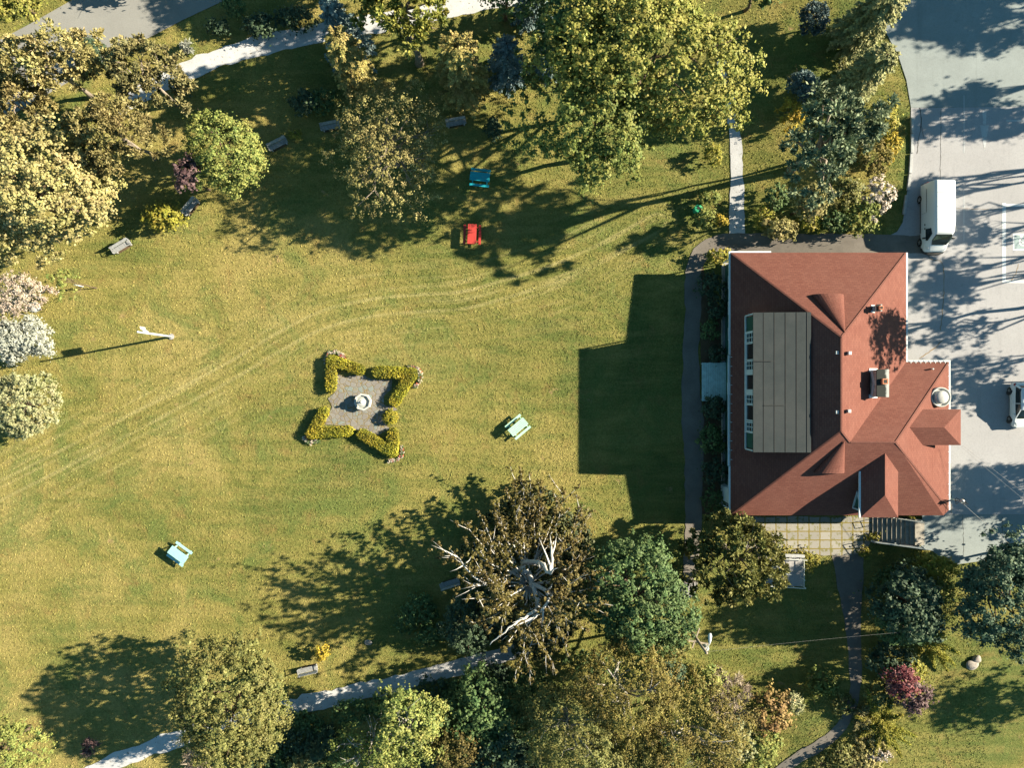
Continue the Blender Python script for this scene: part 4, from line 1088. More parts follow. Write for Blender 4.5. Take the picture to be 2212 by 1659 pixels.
# flagpole
fp_ = W(370, 727); fl = empty('flagpole', fp_, 0, 'white flagpole with a drooping white flag on the left of the lawn', 'flagpole')
mb = MB(); mb.tube([(0, 0, -.05), (0, 0, 3), (0, 0, 5.75)], [.105, .09, .06], 12); mb.build('pole', M['white'], fl, smooth=True)
mb = MB(); mb.lathe((0, 0, 5.75), [(.03, 0), (.085, .05), (.085, .1), (.03, .16), (.01, .17)], 12); mb.build('finial', M['white'], fl, smooth=True)
mb = MB(); n = 8; d = Vector((-.45, .60, 0)).normalized(); pr = Vector((d.y, -d.x, 0))
vs = []
for i in range(n + 1):
    f = i / n; off = d * (.08 + .55 * f) + pr * .04 * math.sin(f * 7)
    vs += [(off.x, off.y, 4.82 - .05 * f), (off.x, off.y, 3.9 - .08 * f)]
mb._add(vs, [(2 * i, 2 * i + 1, 2 * i + 3, 2 * i + 2) for i in range(n)]); o = mb.build('flag', M['flagcloth'], fl, smooth=True)
sm_ = o.modifiers.new('thick', 'SOLIDIFY'); sm_.thickness = .01
mb = MB(); mb.lathe((0, 0, 0), [(.25, -.02), (.25, .04), (.12, .06)], 14); mb.build('base_collar', M['cement'], fl)

# utility pole
ub = W(1475, 1340); up_ = empty('utility_pole', ub, 0, 'wooden utility pole with crossarms and a street lamp above the maple', 'utility pole')
mb = MB(); mb.tube([(0, 0, -.1), (0, 0, 4), (0, 0, 8.0)], [.15, .13, .10], 10); mb.build('pole', M['polewood'], up_, smooth=True)
for z, a in ((5.6, .3), (4.6, .3)):
    mb = MB(); dx = Vector((math.cos(R(-18)), math.sin(R(-18)), 0)); dx = Vector((math.cos(R(-10)), math.sin(R(-10)), 0)) if z > 5 else Vector((math.cos(R(70)), math.sin(R(70)), 0))
    mb.bar(Vector((0, 0, z)) - dx * .85, Vector((0, 0, z)) + dx * .85, .10, .12); mb.build('crossarm', M['polewood'], up_)
mb = MB(); mb.tube([(0, 0, 7.7), (.12, .5, 8.0), (.2, .95, 8.05)], .035, 8); mb.build('lamp_arm', M['pipe'], up_)
mb = MB(); mb.tube([(.2, .7, 8.0), (.22, .95, 8.02), (.24, 1.3, 8.0), (.25, 1.5, 7.98)], [.06, .12, .16, .09], 10); mb.build('lamp_head', M['white'], up_, smooth=True)
mb = MB(); mb.lathe((.28, -.05, 6.3), [(.05, 0), (.2, .04), (.2, .6), (.17, .68), (.05, .7)], 14); mb.build('transformer', M['vent'], up_)
def wire(a, b_, sag, label, r=.005, mat='wire'):
    n = 14; a, b_ = Vector(a), Vector(b_); mb = MB(); pts = []
    for i in range(n + 1):
        f = i / n; p = a.lerp(b_, f); p.z -= sag * 4 * f * (1 - f); pts.append(p - a)
    mb.tube(pts, r, 5); o = mb.build('overhead_wire', M[mat]); o.location = a; tag(o, label, 'wire', 'overhead wires')
pt = ub + Vector((.1, 0, 7.7))
wire(pt, W(2330, 1338, 6.5), .5, 'thin wire running right from the utility pole over the dark shrubs')
smt = Vector(sm.location) + Vector((.2, -.1, 1.3))
wire(smt, W(2260, 1240, 5.8), .25, 'pale service wire from the roof corner mast towards lower right', .012)
wire(W(2076, 965, 5.2), W(2300, 1150, 6.6), .2, 'thin wire crossing the round tree shadow on the lot', .008)
wire(W(2080, 963, 5.2), W(2304, 1132, 6.6), .2, 'second thin wire beside it across the round tree shadow', .008)

# litter bin
bp = W(1503, 455, 0); lb = empty('litter_bin', bp, 0, 'round green litter bin with a square opening by the gravel walk', 'litter bin')
bp2 = float(terrain(bp.x, bp.y)); lb.location = (bp.x, bp.y, bp2)
mb = MB(); mb.lathe((0, 0, 0), [(.25, 0), (.29, .05), (.32, .78), (.34, .82)], 20); mb.build('bin_body', M['bin'], lb)
mb = MB(); mb.lathe((0, 0, 0), [(.36, .80), (.36, .86), (.31, .91), (.10, .93), (.02, .931)], 20); mb.build('bin_lid', M['bin'], lb)
mb = MB(); mb.box((0.02, .02, .938), (.24, .24, .02), R(45)); mb.build('bin_opening', M['black'], lb)

# stones
def rock(u, v, r, label, mat='stone', flat=.5):
    rs = nseed(); import bmesh
    bm = bmesh.new(); bmesh.ops.create_icosphere(bm, subdivisions=3, radius=1)
    w = [(rs.normal(0, 2, 3), rs.uniform(0, 6)) for _ in range(6)]
    for vv in bm.verts:
        m = 1 + .1 * sum(math.cos(np.dot(a, vv.co) + p) for a, p in w) / 1.5; vv.co = Vector((vv.co.x * r * m, vv.co.y * r * m * .8, vv.co.z * r * flat * m))
    me = bpy.data.meshes.new('boulder'); bm.to_mesh(me); bm.free(); me.materials.append(M[mat])
    o = link(bpy.data.objects.new('boulder', me)); o.location = G(u, v, r * flat * .3); tag(o, label, 'boulder'); return o
rock(795, 1388, .33, 'small round grey stone in the copper tree shadow', flat=.3)
rock(2098, 1436, .55, 'pale boulder on the lower right lawn', flat=.35)
rock(2108, 1424, .42, 'dark boulder just behind the pale lawn boulder', flat=.6)
rock(75, 664, .55, 'whitish boulder under the bare pinkish tree', 'fount', .35)

# ================================================================== VEHICLES
def loft(secs, mat, name, parent, smooth=True, mi=None):
    """secs: list of (y, [(halfwidth,z)...bottom to top]) -> closed skin"""
    mb = MB(); rings = []
    for y, pr in secs:
        r = [(w, y, z) for w, z in pr] + [(-w, y, z) for w, z in reversed(pr)]; rings.append(r)
    n = len(rings[0]); vs = [v for r in rings for v in r]; fs = []
    for i in range(len(rings) - 1):
        for k in range(n):
            a = i * n + k; b_ = i * n + (k + 1) % n; fs.append((a, b_, b_ + n, a + n))
    fs.append(tuple(reversed(range(n)))); fs.append(tuple((len(rings) - 1) * n + k for k in range(n)))
    mb._add(vs, fs); o = mb.build(name, mat, parent, smooth=smooth)
    import bmesh
    bm = bmesh.new(); bm.from_mesh(o.data); bmesh.ops.recalc_face_normals(bm, faces=bm.faces); bm.to_mesh(o.data); bm.free()
    if smooth:
        b2 = o.modifiers.new('bevel', 'BEVEL'); b2.width = .035; b2.segments = 3; b2.limit_method = 'ANGLE'; b2.angle_limit = R(28)
    return o
def wheel(parent, x, y, r, w):
    mb = MB(); sgn = 1 if x > 0 else -1
    mb.lathe((0, 0, 0), [(r * .62, -w / 2), (r * .92, -w / 2), (r, -w * .3), (r, w * .3), (r * .92, w / 2), (r * .62, w / 2)], 24)
    mb.v = [(x + p[2] * sgn, y + p[0], r + p[1]) for p in mb.v]
    wr = empty('wheel', (0, 0, 0)); wr.parent = parent
    o = mb.build('tyre', M['tyre'], wr)
    mb = MB(); mb.lathe((0, 0, 0), [(r * .62, w * .2), (r * .62, w * .42), (r * .5, w * .36), (r * .2, w * .34), (r * .12, w * .48), (.01, w * .5)], 24)
    for k in range(5):
        t = k * 1.2566; mb.bar((math.cos(t) * r * .1, math.sin(t) * r * .1, w * .43), (math.cos(t) * r * .58, math.sin(t) * r * .58, w * .43), .07, .05)
    mb.v = [(x + p[2] * sgn, y + p[0], r + p[1]) for p in mb.v]; mb.build('rim', M['rim'], wr)
def tri_pts(mb, pts): mb.face(pts)
# van: length runs along y, nose towards -y
vc = Vector((35.2, 13.82, lotz))
van = empty('van', vc, 0, 'white high roof panel van parked beside the kerb', 'van')
sec = []
def vs_(y, wb, wt, zt, zb=.38): return (y, [(wb * .93, zb), (wb, zb + .18), (wb, 1.05), (wt + (wb - wt) * .55, (1.05 + zt) / 2 + .15), (wt, zt - .16), (wt - .16, zt)])
body = loft([vs_(2.8, .97, .84, 2.40), vs_(2.74, .99, .87, 2.47), vs_(1.5, 1.0, .88, 2.5), vs_(-.6, 1.0, .88, 2.5), vs_(-1.35, 1.0, .84, 2.43), vs_(-1.55, 1.0, .80, 2.33)], M['car'], 'body', van)
loft([(-1.54, [(.92, .38), (.99, .55), (.99, 1.1), (.90, 1.6), (.79, 2.18), (.66, 2.32)]), (-2.0, [(.92, .38), (.985, .55), (.98, 1.08), (.86, 1.5), (.74, 1.72), (.62, 1.80)]), (-2.35, [(.9, .38), (.96, .5), (.94, 1.0), (.80, 1.25), (.70, 1.32), (.6, 1.36)]), (-2.68, [(.84, .38), (.88, .5), (.86, .9), (.72, 1.02), (.6, 1.06), (.45, 1.08)]), (-2.80, [(.70, .4), (.74, .5), (.72, .8), (.6, .86), (.5, .88), (.4, .9)])], M['car'], 'cab', van)
def panel(name, quads, mat, parent, th=.012):
    mb = MB()
    for q_ in quads:
        p = [Vector(x) for x in q_]; n = (p[1] - p[0]).cross(p[2] - p[0]).normalized()
        mb._add([x + n * th for x in p] + [x - n * th for x in p], [tuple(range(len(p))), tuple(reversed(range(len(p), 2 * len(p))))] + [(i, len(p) + i, len(p) + (i + 1) % len(p), (i + 1) % len(p)) for i in range(len(p))])
    return mb.build(name, mat, parent)
panel('windscreen', [[(-.64, -1.63, 2.26), (-.72, -2.02, 1.79), (-.60, -2.30, 1.43), (.60, -2.30, 1.43), (.72, -2.02, 1.79), (.64, -1.63, 2.26)]], M['glass'], van, .05)
for s in (-1, 1):
    panel('side_window', [[(s * .995, -1.0, 1.32), (s * .93, -1.05, 2.0), (s * .87, -1.5, 2.03), (s * .93, -1.98, 1.45), (s * .985, -1.95, 1.3)]], M['glass'], van, .03)
    mb = MB(); mb.tube([(s * .95, -1.75, 1.35), (s * 1.12, -1.78, 1.38)], .03, 6); mb.box((s * 1.2, -1.78, 1.42), (.2, .1, .28)); mb.build('mirror', M['plastic'], van, bevel=.03)
    panel('headlight', [[(s * .60, -2.72, .97), (s * .84, -2.60, .98), (s * .90, -2.38, 1.10), (s * .74, -2.50, 1.18)]], M['lamp'], van, .03)
    mb = MB(); mb.box((s * 1.005, .1, .52), (.03, 2.6, .10)); mb.build('side_moulding', M['plastic'], van)
    mb = MB(); mb.box((s * 1.0, 1.35, 1.4), (.012, 1.9, .035)); mb.build('door_rail', M['plastic'], van)
    mb = MB()
    for y in (-.62, -.95): mb.box((s * 1.008, y, 1.18), (.03, .16, .12))
    mb.build('door_handle', M['plastic'], van, bevel=.02)
    mb = MB(); mb.box((s * .9, 2.81, 1.25), (.12, .04, .5)); mb.build('tail_light', M['redlamp'], van)
mb = MB()
for y in (-.42, .6, 1.75): mb.box((0, y, 2.503), (1.42, .012, .008))
for s in (-1, 1):
    for y in (-.9, .35): mb.box((s * 1.002, y, 1.0), (.006, .014, 1.0))
mb.build('panel_seam', M['plastic'], van)
mb = MB(); mb.tube([(-.86, -2.45, .5), (-.78, -2.74, .5), (-.4, -2.88, .5), (.4, -2.88, .5), (.78, -2.74, .5), (.86, -2.45, .5)], .17, 8); mb.build('bumper', M['plastic'], van, smooth=True)
mb = MB(); mb.box((0, 2.84, .5), (1.8, .12, .2)); mb.build('rear_bumper', M['plastic'], van, bevel=.03)
for x in (-.9, .9):
    for y in (-1.95, 1.65): wheel(van, x, y, .35, .24)
# small hatchback at the right edge, nose towards -y
cc = Vector((42.62, -1.77, lotz)); car = empty('car', cc, 0, 'white hatchback cut by the right edge of the lot', 'car')
def cs(y, w, zt, zb=.25): return (y, [(w * .93, zb), (w, zb + .2), (w, .68), (w * .985, .8), (w * .93, zt)])
loft([cs(1.88, .66, .82, .35), cs(1.78, .78, .92), cs(1.3, .84, .98), cs(0, .85, .98), cs(-.8, .85, .97), cs(-1.3, .84, .9), cs(-1.7, .76, .76), cs(-1.88, .58, .62, .35)], M['car'], 'body', car)
loft([(1.62, [(.70, .93), (.68, 1.0), (.66, 1.05)]), (1.42, [(.76, .93), (.68, 1.3), (.60, 1.38)]), (.9, [(.79, .93), (.66, 1.4), (.56, 1.47)]), (0, [(.80, .93), (.66, 1.42), (.56, 1.5)]), (-.35, [(.80, .93), (.64, 1.38), (.54, 1.45)]), (-1.12, [(.76, .9), (.74, .93), (.6, .95)])], M['glass'], 'glazing', car)
mb = MB()
loft([(1.45, [(.55, 1.33), (.6, 1.36), (.5, 1.41)]), (.9, [(.62, 1.40), (.645, 1.44), (.52, 1.505)]), (0, [(.62, 1.42), (.645, 1.46), (.52, 1.535)]), (-.40, [(.58, 1.36), (.62, 1.42), (.5, 1.475)])], M['car'], 'roof', car)
for s in (-1, 1):
    mb = MB()
    mb.bar((s * .62, -.35, 1.42), (s * .77, -1.13, .95), .07, .05); mb.bar((s * .60, 1.40, 1.36), (s * .74, 1.68, .95), .16, .06); mb.bar((s * .668, .15, 1.43), (s * .80, .15, .95), .05, .05); mb.build('pillar', M['car'], car)
    mb = MB(); mb.box((s * .93, -.72, .98), (.18, .1, .13)); mb.build('mirror', M['car'], car, bevel=.03)
    panel('headlight', [[(s * .50, -1.80, .70), (s * .72, -1.62, .76), (s * .78, -1.38, .84), (s * .62, -1.5, .86)]], M['lamp'], car, .03)
    mb = MB(); mb.box((s * .74, 1.72, .86), (.16, .22, .16)); mb.build('tail_light', M['redlamp'], car, bevel=.03)
    mb = MB(); mb.box((s * .853, .25, .82), (.02, .16, .03)); mb.build('door_handle', M['vent'], car)
mb = MB(); mb.box((0, -1.84, .42), (1.0, .08, .12)); mb.build('grille', M['plastic'], car)
mb = MB(); mb.box((.0, .35, 1.545), (.5, .5, .02)); mb.build('sunroof', M['glass'], car)
for x in (-.77, .77):
    for y in (-1.2, 1.18): wheel(car, x, y, .30, .2)
for y in (-1.2, 1.18):
    mb = MB()
    for s in (-1, 1): mb.tube([(s * .80, y - .01, .32), (s * .857, y + .01, .32)], .36, 20)
    mb.build('wheel_arch', M['plastic'], car)

# ================================================================== TREES AND SHRUBS
GT = 'park trees'
# --- upper left
broadleaf('maple_tree', 84, 428, 6.0, 7.0, 4.4, 4.2, 'pale_gold', 'huge pale gold maple spreading over the left edge', group=GT, dens=2.3, per=52, cr=.5, rot=.25, limbs=10)
broadleaf('pine_tree', 238, 282, 7.2, 3.5, 2.5, 2.0, 'brown_pine', 'brownish pine leaning over the big pale maple', group=GT, bark='greybark', dens=4.2, per=40, cr=.34, mode='tuft', ll=.28, lw=.08, lump=.3, rot=-.5)
broadleaf('pine_tree', 310, 165, 6.0, 3.2, 2.7, 2.0, 'pine', 'grey green pine standing over the upper gravel path', group=GT, bark='greybark', dens=4.4, per=40, cr=.34, mode='tuft', ll=.28, lw=.08, lump=.35, rot=-.6, gap=-1.3)
broadleaf('cypress_tree', 100, 142, 6.5, 4.0, 2.0, 3.0, 'pale_gold', 'sunbleached golden conifer against the asphalt road', group=GT, bark='greybark', dens=2.6, per=50, cr=.42, mode='tuft', ll=.30, lw=.10, lump=.3)
broadleaf('cypress_tree', 38, 232, 5.0, 3.0, 2.5, 3.0, 'brown_pine', 'darker brown conifer under the sunbleached golden one', group=GT, bark='greybark', dens=2.4, per=46, cr=.42, mode='tuft', ll=.32, lw=.09, lump=.35)
shrub('dark_shrub', 125, 300, 2.6, 2.4, 'deep_green', 'deep green undergrowth between the brown pine and the pale maple', group='dark shrubs in shade', ry=1.6)
shrub('dark_shrub', 200, 120, 2.2, 1.6, 'dark_spruce', 'dark shrub between the golden conifer and the grey green pine', group='dark shrubs in shade', ry=1.2)
shrub('dark_shrub', 395, 185, 1.6, .9, 'dark_spruce', 'dark shrub on the edge of the upper gravel path by the pine', group='dark shrubs in shade')
shrub('pale_shrub', 406, 103, .8, .5, 'silver', 'tiny silvery shrub on the shaded bank below the road', mode='tuft', ll=.3, lw=.06)
broadleaf('maple_tree', 497, 336, 3.6, 3.3, 3.2, 2.9, 'fresh_green', 'round fresh green tree between two grey benches', group=GT, dens=2.7, per=46, cr=.46, ll=.22, lw=.19, lump=.2)
broadleaf('purple_shrub', 404, 378, 4.6, .95, 1.2, .9, 'purple', 'dusky purple shrub above the angled bench', cat='shrub', dens=5, per=30, cr=.28, ll=.2, lw=.16, lump=.3)
shrub('yellow_shrub', 354, 471, 2.3, 1.7, 'yellow_green', 'yellow green shrub at the edge of the lawn, beside the angled bench', ry=1.05)
broadleaf('sapling', 138, 606, 2.2, 1.0, 1.1, 1.1, 'fresh_green', 'thin staked sapling with sparse leaves near the left edge', group=GT, dens=2.2, per=14, cr=.3, ll=.2, lw=.15, base_off=(1.55, -.35), limbs=6, r0=.05, lump=.4)
mbs = MB(); p_ = W(180, 619); mbs.tube([(0, 0, -.05), (-.05, 0, 1.3)], .045, 8); o_ = mbs.build('stake', M['white']); o_.location = p_; tag(o_, 'white wooden stake beside the thin sapling', 'stake')
broadleaf('bare_tree', 42, 635, 3.2, 2.4, 1.9, 1.9, 'pink_white', 'bleached pinkish half bare tree at the left edge', group=GT, bark='palebark', dens=2.6, per=26, cr=.35, ll=.17, lw=.12, limbs=22, lump=.3)
broadleaf('silver_tree', 48, 733, 2.4, 2.6, 2.0, 2.0, 'silver', 'bluish white leaved tree at the left edge below the pinkish one', group=GT, bark='palebark', dens=3.4, per=42, cr=.4, ll=.21, lw=.17, lump=.22)
broadleaf('round_tree', 52, 875, 2.0, 2.72, 2.6, 2.0, 'pale_round', 'pale domed round shrub tree at the left edge', group=GT, dens=4.4, per=50, cr=.32, ll=.20, lw=.13, lump=.06, inner=.75)
# --- upper middle
conifer('spruce_tree', 765, 120, 10.5, 2.3, 'blue_spruce', 'shaded blue spruce at the top edge beside the gravel path', group=GT, nb=190, per=60)
conifer('golden_conifer', 782, 186, 9.5, 1.95, 'gold_conifer', 'narrow golden conifer left of the bare trunked pine', group=GT, nb=170, per=64, blunt=.4, power=.6, droop=.1)
conifer('golden_conifer', 1006, 208, 10.0, 2.25, 'gold_conifer', 'blunt golden conifer right of the bare trunked pine', group=GT, nb=190, per=70, blunt=.5, power=.55, droop=.1)
broadleaf('pine_tree', 873, 22, 9.2, 2.9, 2.4, 2.2, 'gold_green', 'tall pine with a bare visible trunk at the top edge', group=GT, bark='greybark', dens=2.8, per=50, cr=.42, mode='tuft', ll=.34, lw=.09, lump=.35, r0=.34)
broadleaf('hawthorn_tree', 838, 318, 5.0, 4.4, 4.3, 3.2, 'tan', 'loose twiggy grey olive tree in the upper lawn shade', group=GT, bark='greybark', dens=2.2, per=36, cr=.5, ll=.20, lw=.14, lump=.3, limbs=26, inner=.35)
broadleaf('maple_tree', 1408, 132, 9.6, 6.0, 5.8, 5.4, 'gold_green', 'largest golden green maple at the top of the lawn', group=GT, dens=2.4, per=52, cr=.52, lump=.26, limbs=14, rot=-.5)
broadleaf('maple_tree', 1298, 262, 9.2, 4.5, 4.4, 4.4, 'mid_green', 'greener maple joined to the largest golden one, lower left of it', group=GT, dens=2.1, per=48, cr=.5, lump=.34, limbs=16, rot=.3, gap=-1.7)
broadleaf('maple_tree', 1250, 60, 7.5, 3.4, 3.4, 3.8, 'deep_green', 'shaded deep green tree behind the two joined maples', group=GT, dens=2.3, per=46, cr=.5)
conifer('young_spruce', 1066, 283, 3.2, .95, 'dark_spruce', 'small dark young spruce near the right hand upper bench', group=GT, nb=80, per=40, ll=.16, lw=.07)
for (u, v, h, r, lb) in [(1096, 165, 6.5, 2.0, 'bluish conifer in deep shade left of the joined maples'), (1188, 150, 5.5, 1.6, 'second bluish conifer in deep shade close under the maples'), (1150, 40, 6.0, 1.8, 'dark conifer in shade at the top edge, left of the maples')]:
    conifer('dark_conifer', u, v, h, r, 'blue_spruce', lb, 'shaded conifers at the top', nb=140, per=50, blunt=.3, power=.65)
shrub('dark_shrub', 660, 222, 1.4, 1.3, 'dark_spruce', 'low dark shrub in shade left of the narrow golden conifer', group='dark shrubs in shade')
shrub('dark_shrub', 700, 215, 1.5, 1.2, 'deep_green', 'dark shrub at the foot of the narrow golden conifer', group='dark shrubs in shade')
shrub('small_plant', 637, 291, .7, .42, 'yellow_green', 'tiny pale leafed plant right of the bench by the round tree', lump=.4)
shrub('dark_shrub', 505, 12, 2.0, 1.1, 'deep_green', 'dark shrub on the bank right of the road at the top', group='dark shrubs in shade')
for (u, v, r) in [(620, 18, 1.2), (580, 8, 1.5)]: pass
broadleaf('roadside_tree', 5, -25, 4, 3.2, 2.6, 3, 'gold_green', 'tree in the far upper left corner beyond the road', group=GT, dens=2.2)
# --- upper right garden
broadleaf('spruce_tree', 1755, 43, 1.5, 1.12, 1.2, 1.25, 'dark_blue', 'deep blue round spruce on the sunny upper right lawn', group=GT, dens=7, per=36, cr=.26, mode='tuft', ll=.22, lw=.06, lump=.14)
broadleaf('spruce_tree', 1732, 183, 1.3, 1.12, 1.12, 1.1, 'blue_spruce', 'pale blue round spruce above the yellow shrub', group=GT, dens=7, per=36, cr=.26, mode='tuft', ll=.22, lw=.06, lump=.14)
shrub('yellow_shrub', 1709, 246, 2.2, 1.1, 'yellow', 'bright golden yellow shrub below the pale blue spruce')
conifer('pale_conifer', 1832, 92, 7.5, 2.1, 'pale_conifer', 'tall pale conifer at the top edge beside the parking lot', group=GT, nb=240, per=80, blunt=.55, droop=.3, power=.6)
conifer('pale_conifer', 1822, 200, 7.5, 2.0, 'pale_conifer', 'tall pale drooping conifer beside the curved lot edge', group=GT, nb=240, per=80, blunt=.4, droop=.35, power=.6)
pr_ = broadleaf('pine_tree', 1796, 310, 10.0, 2.4, 2.8, 2.9, 'blue_pine', 'large pale green pine leaning over the shrub garden', group=GT, bark='greybark', dens=3.0, per=48, cr=.42, mode='tuft', ll=.32, lw=.09, lump=.4, r0=.32, base_off=(.7, .9), limbs=16, gap=-1.1)
broadleaf('pine_tree', 1862, 268, 10.4, 1.6, 1.4, 1.6, 'blue_pine', 'dusty pine top at the right of the large pale pine', group=GT, bark='greybark', dens=2.8, per=46, cr=.4, mode='tuft', ll=.30, lw=.08, lump=.4, base_off=(-.6, .5))
shrub('yellow_shrub', 1905, 258, 2.6, 1.3, 'yellow_green', 'pale yellow shrub beside the northern kerb stone', lump=.25)
shrub('amber_shrub', 1885, 338, 2.6, 1.5, 'brown_olive', 'amber brown shrub between the pines and the kerb')
shrub('amber_shrub', 1918, 322, 2.0, .9, 'yellow', 'small amber shrub next to the middle kerb stone', ry=1.2)
shrub('flowering_shrub', 1893, 424, 1.8, 1.15, 'blossom', 'pink white flowering shrub near the shaded kerb', ry=1.5, dens=4, per=22, ll=.2, lw=.17, lump=.3)
broadleaf('tan_shrub', 1756, 434, 4.6, 1.35, 1.5, 1.7, 'tan', 'tall tan leaved shrub in the middle of the shrub garden', cat='shrub', dens=4, per=30, cr=.32, ll=.18, lw=.15)
shrub('green_shrub', 1822, 418, 2.2, 1.3, 'olive', 'olive shrub left of the pink white flowering one', ry=1.4)
shrub('green_shrub', 1858, 468, 2.0, 1.6, 'mid_green', 'rounded mid green shrub at the garden corner near the drive', ry=1.4)
shrub('green_shrub', 1800, 480, 1.6, 1.1, 'deep_green', 'dark green shrub between the rounded one and the yellow green one', ry=.9)
shrub('yellow_shrub', 1748, 482, 1.4, 1.0, 'yellow_green', 'bright yellow green shrub below the tan one', ry=.8)
shrub('tan_shrub', 1680, 492, 1.8, 1.5, 'tan', 'dull tan shrub beside the end of the white gravel walk', ry=1.1)
shrub('yellow_shrub', 1648, 470, 1.4, .9, 'yellow_green', 'yellow green shrub just right of the white gravel walk', ry=.9)
shrub('dark_shrub', 1675, 424, 1.8, .9, 'deep_green', 'glossy dark green shrub under the garden trees', group='dark shrubs in shade', ry=1.1)
shrub('yellow_shrub', 1538, 332, 1.9, .72, 'yellow_green', 'small yellow green sapling left of the white gravel walk', ry=.85)
shrub('dark_shrub', 1528, 427, 1.5, 1.0, 'mid_green', 'green shrub above the litter bin', group='dark shrubs in shade', ry=.8)
shrub('green_shrub', 1524, 474, 1.2, .85, 'fresh_green', 'fresh green low shrub below the litter bin')
shrub('yellow_shrub', 1557, 476, .9, .5, 'yellow', 'little yellow flowering shrub between bin and gravel walk', ry=.5)
# --- by the house
shrub('yellow_shrub', 1553, 553, 1.4, 1.1, 'yellow_green', 'yellow green shrub at the north west corner of the house', ry=.6)
for i, (u, v, r, h, k, lb) in enumerate([(1538, 620, 1.2, 1.6, 'dark_spruce', 'northernmost shrub in the shaded bed by the west wall'), (1535, 714, .85, 1.3, 'deep_green', 'lighter round shrub in the shaded bed above the deck'), (1552, 668, 1.0, 1.5, 'dark_spruce', 'shaded bed shrub between the first one and the lighter round one'), (1548, 762, .8, 1.2, 'dark_spruce', 'low shrub touching the upper side of the deck'),
        (1540, 880, 1.15, 1.7, 'dark_spruce', 'dark shrub overhanging the lower side of the deck'), (1536, 950, 1.3, 1.7, 'deep_green', 'wide shrub in the shaded bed below the deck'), (1545, 1020, 1.2, 1.6, 'dark_spruce', 'shaded bed shrub second from the south end'), (1540, 1080, 1.0, 1.4, 'deep_green', 'southernmost shrub in the shaded bed by the bay window')]):
    shrub('bed_shrub', u, v, h, r, k, lb, 'shrubs in the bed west of the house')
broadleaf('hemlock_tree', 1588, 1204, 3.6, 3.8, 3.5, 3.0, 'olive', 'spreading needled evergreen at the south west corner of the house', group=GT, bark='greybark', dens=3.2, per=50, cr=.42, mode='tuft', ll=.30, lw=.10, lump=.22, limbs=16)
# --- lower middle
broadleaf('maple_tree', 1375, 1292, 5.5, 3.9, 4.4, 4.2, 'deep_green', 'dense blue green maple right of the copper tree', group=GT, dens=2.6, per=52, cr=.48, ll=.25, lw=.22, lump=.26)
broadleaf('birch_tree', 1350, 1500, 6.5, 4.6, 3.4, 3.5, 'brown_olive', 'brown olive birch below the blue green maple', group=GT, bark='palebark', dens=2.3, per=58, cr=.55, ll=.17, lw=.13, lump=.3, limbs=16)
broadleaf('birch_tree', 1225, 1570, 6.0, 4.2, 3.8, 3.5, 'olive', 'darker olive birch at the bottom edge, left of the brown one', group=GT, bark='palebark', dens=2.3, per=58, cr=.55, ll=.17, lw=.13, lump=.3, limbs=16)
broadleaf('birch_tree', 1480, 1590, 6.5, 4.4, 3.8, 3.6, 'brown_olive', 'brown olive birch at the bottom edge, right of the others', group=GT, bark='palebark', dens=2.3, per=58, cr=.55, ll=.17, lw=.13, lump=.3, limbs=16)
broadleaf('birch_tree', 1340, 1650, 6.0, 3.5, 3.0, 3.0, 'olive', 'birch cut by the bottom edge between the olive and brown ones', group=GT, bark='palebark', dens=2.2, per=58, cr=.55, ll=.17, lw=.13, lump=.3)
shrub('green_shrub', 1455, 1390, 2.6, 1.5, 'olive', 'dark olive shrub at the foot of the utility pole', ry=1.5)
shrub('green_shrub', 1520, 1470, 2.4, 1.6, 'fresh_green', 'green shrub between the birches and the small lawn', ry=1.3)
shrub('dry_shrub', 1572, 1498, 2.2, 1.9, 'dry_twig', 'dry grey twiggy shrub at the right of the birches', mode='tuft', ll=.5, lw=.035, dens=4, per=26, cr=.4, limbs=14)
shrub('silver_shrub', 1590, 1595, 2.4, 1.9, 'pale_round', 'greyish green shrub below the dry twiggy one', ry=1.7)
shrub('orange_shrub', 1665, 1540, 2.4, 1.7, 'orange_tan', 'orange tan shrub on the small lawn near the curved path', ry=1.9)
shrub('silver_shrub', 1713, 1518, 1.3, .8, 'pale_round', 'small pale grey green shrub right of the orange one')
shrub('green_shrub', 1775, 1475, 1.2, 1.4, 'mid_green', 'low green shrub beside the shaded bend of the path', ry=1.1)
shrub('green_shrub', 1650, 1610, 1.8, 1.4, 'fresh_green', 'leafy green shrub at the bottom edge by the path end', ry=1.4)
shrub('green_shrub', 1630, 1655, 1.8, 1.3, 'mid_green', 'leafy shrub cut by the bottom edge left of the path end', ry=1.2)
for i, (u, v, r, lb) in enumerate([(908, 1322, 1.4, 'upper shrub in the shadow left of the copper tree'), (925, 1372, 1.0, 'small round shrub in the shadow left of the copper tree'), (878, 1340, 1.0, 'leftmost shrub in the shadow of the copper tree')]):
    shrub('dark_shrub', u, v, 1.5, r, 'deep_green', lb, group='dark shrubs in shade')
broadleaf('dark_tree', 1005, 1352, 1.9, 2.0, 2.1, 1.7, 'dark_spruce', 'dark small tree hugging the left side of the copper tree', group=GT, dens=2.8, per=44, cr=.42, ll=.22, lw=.17)
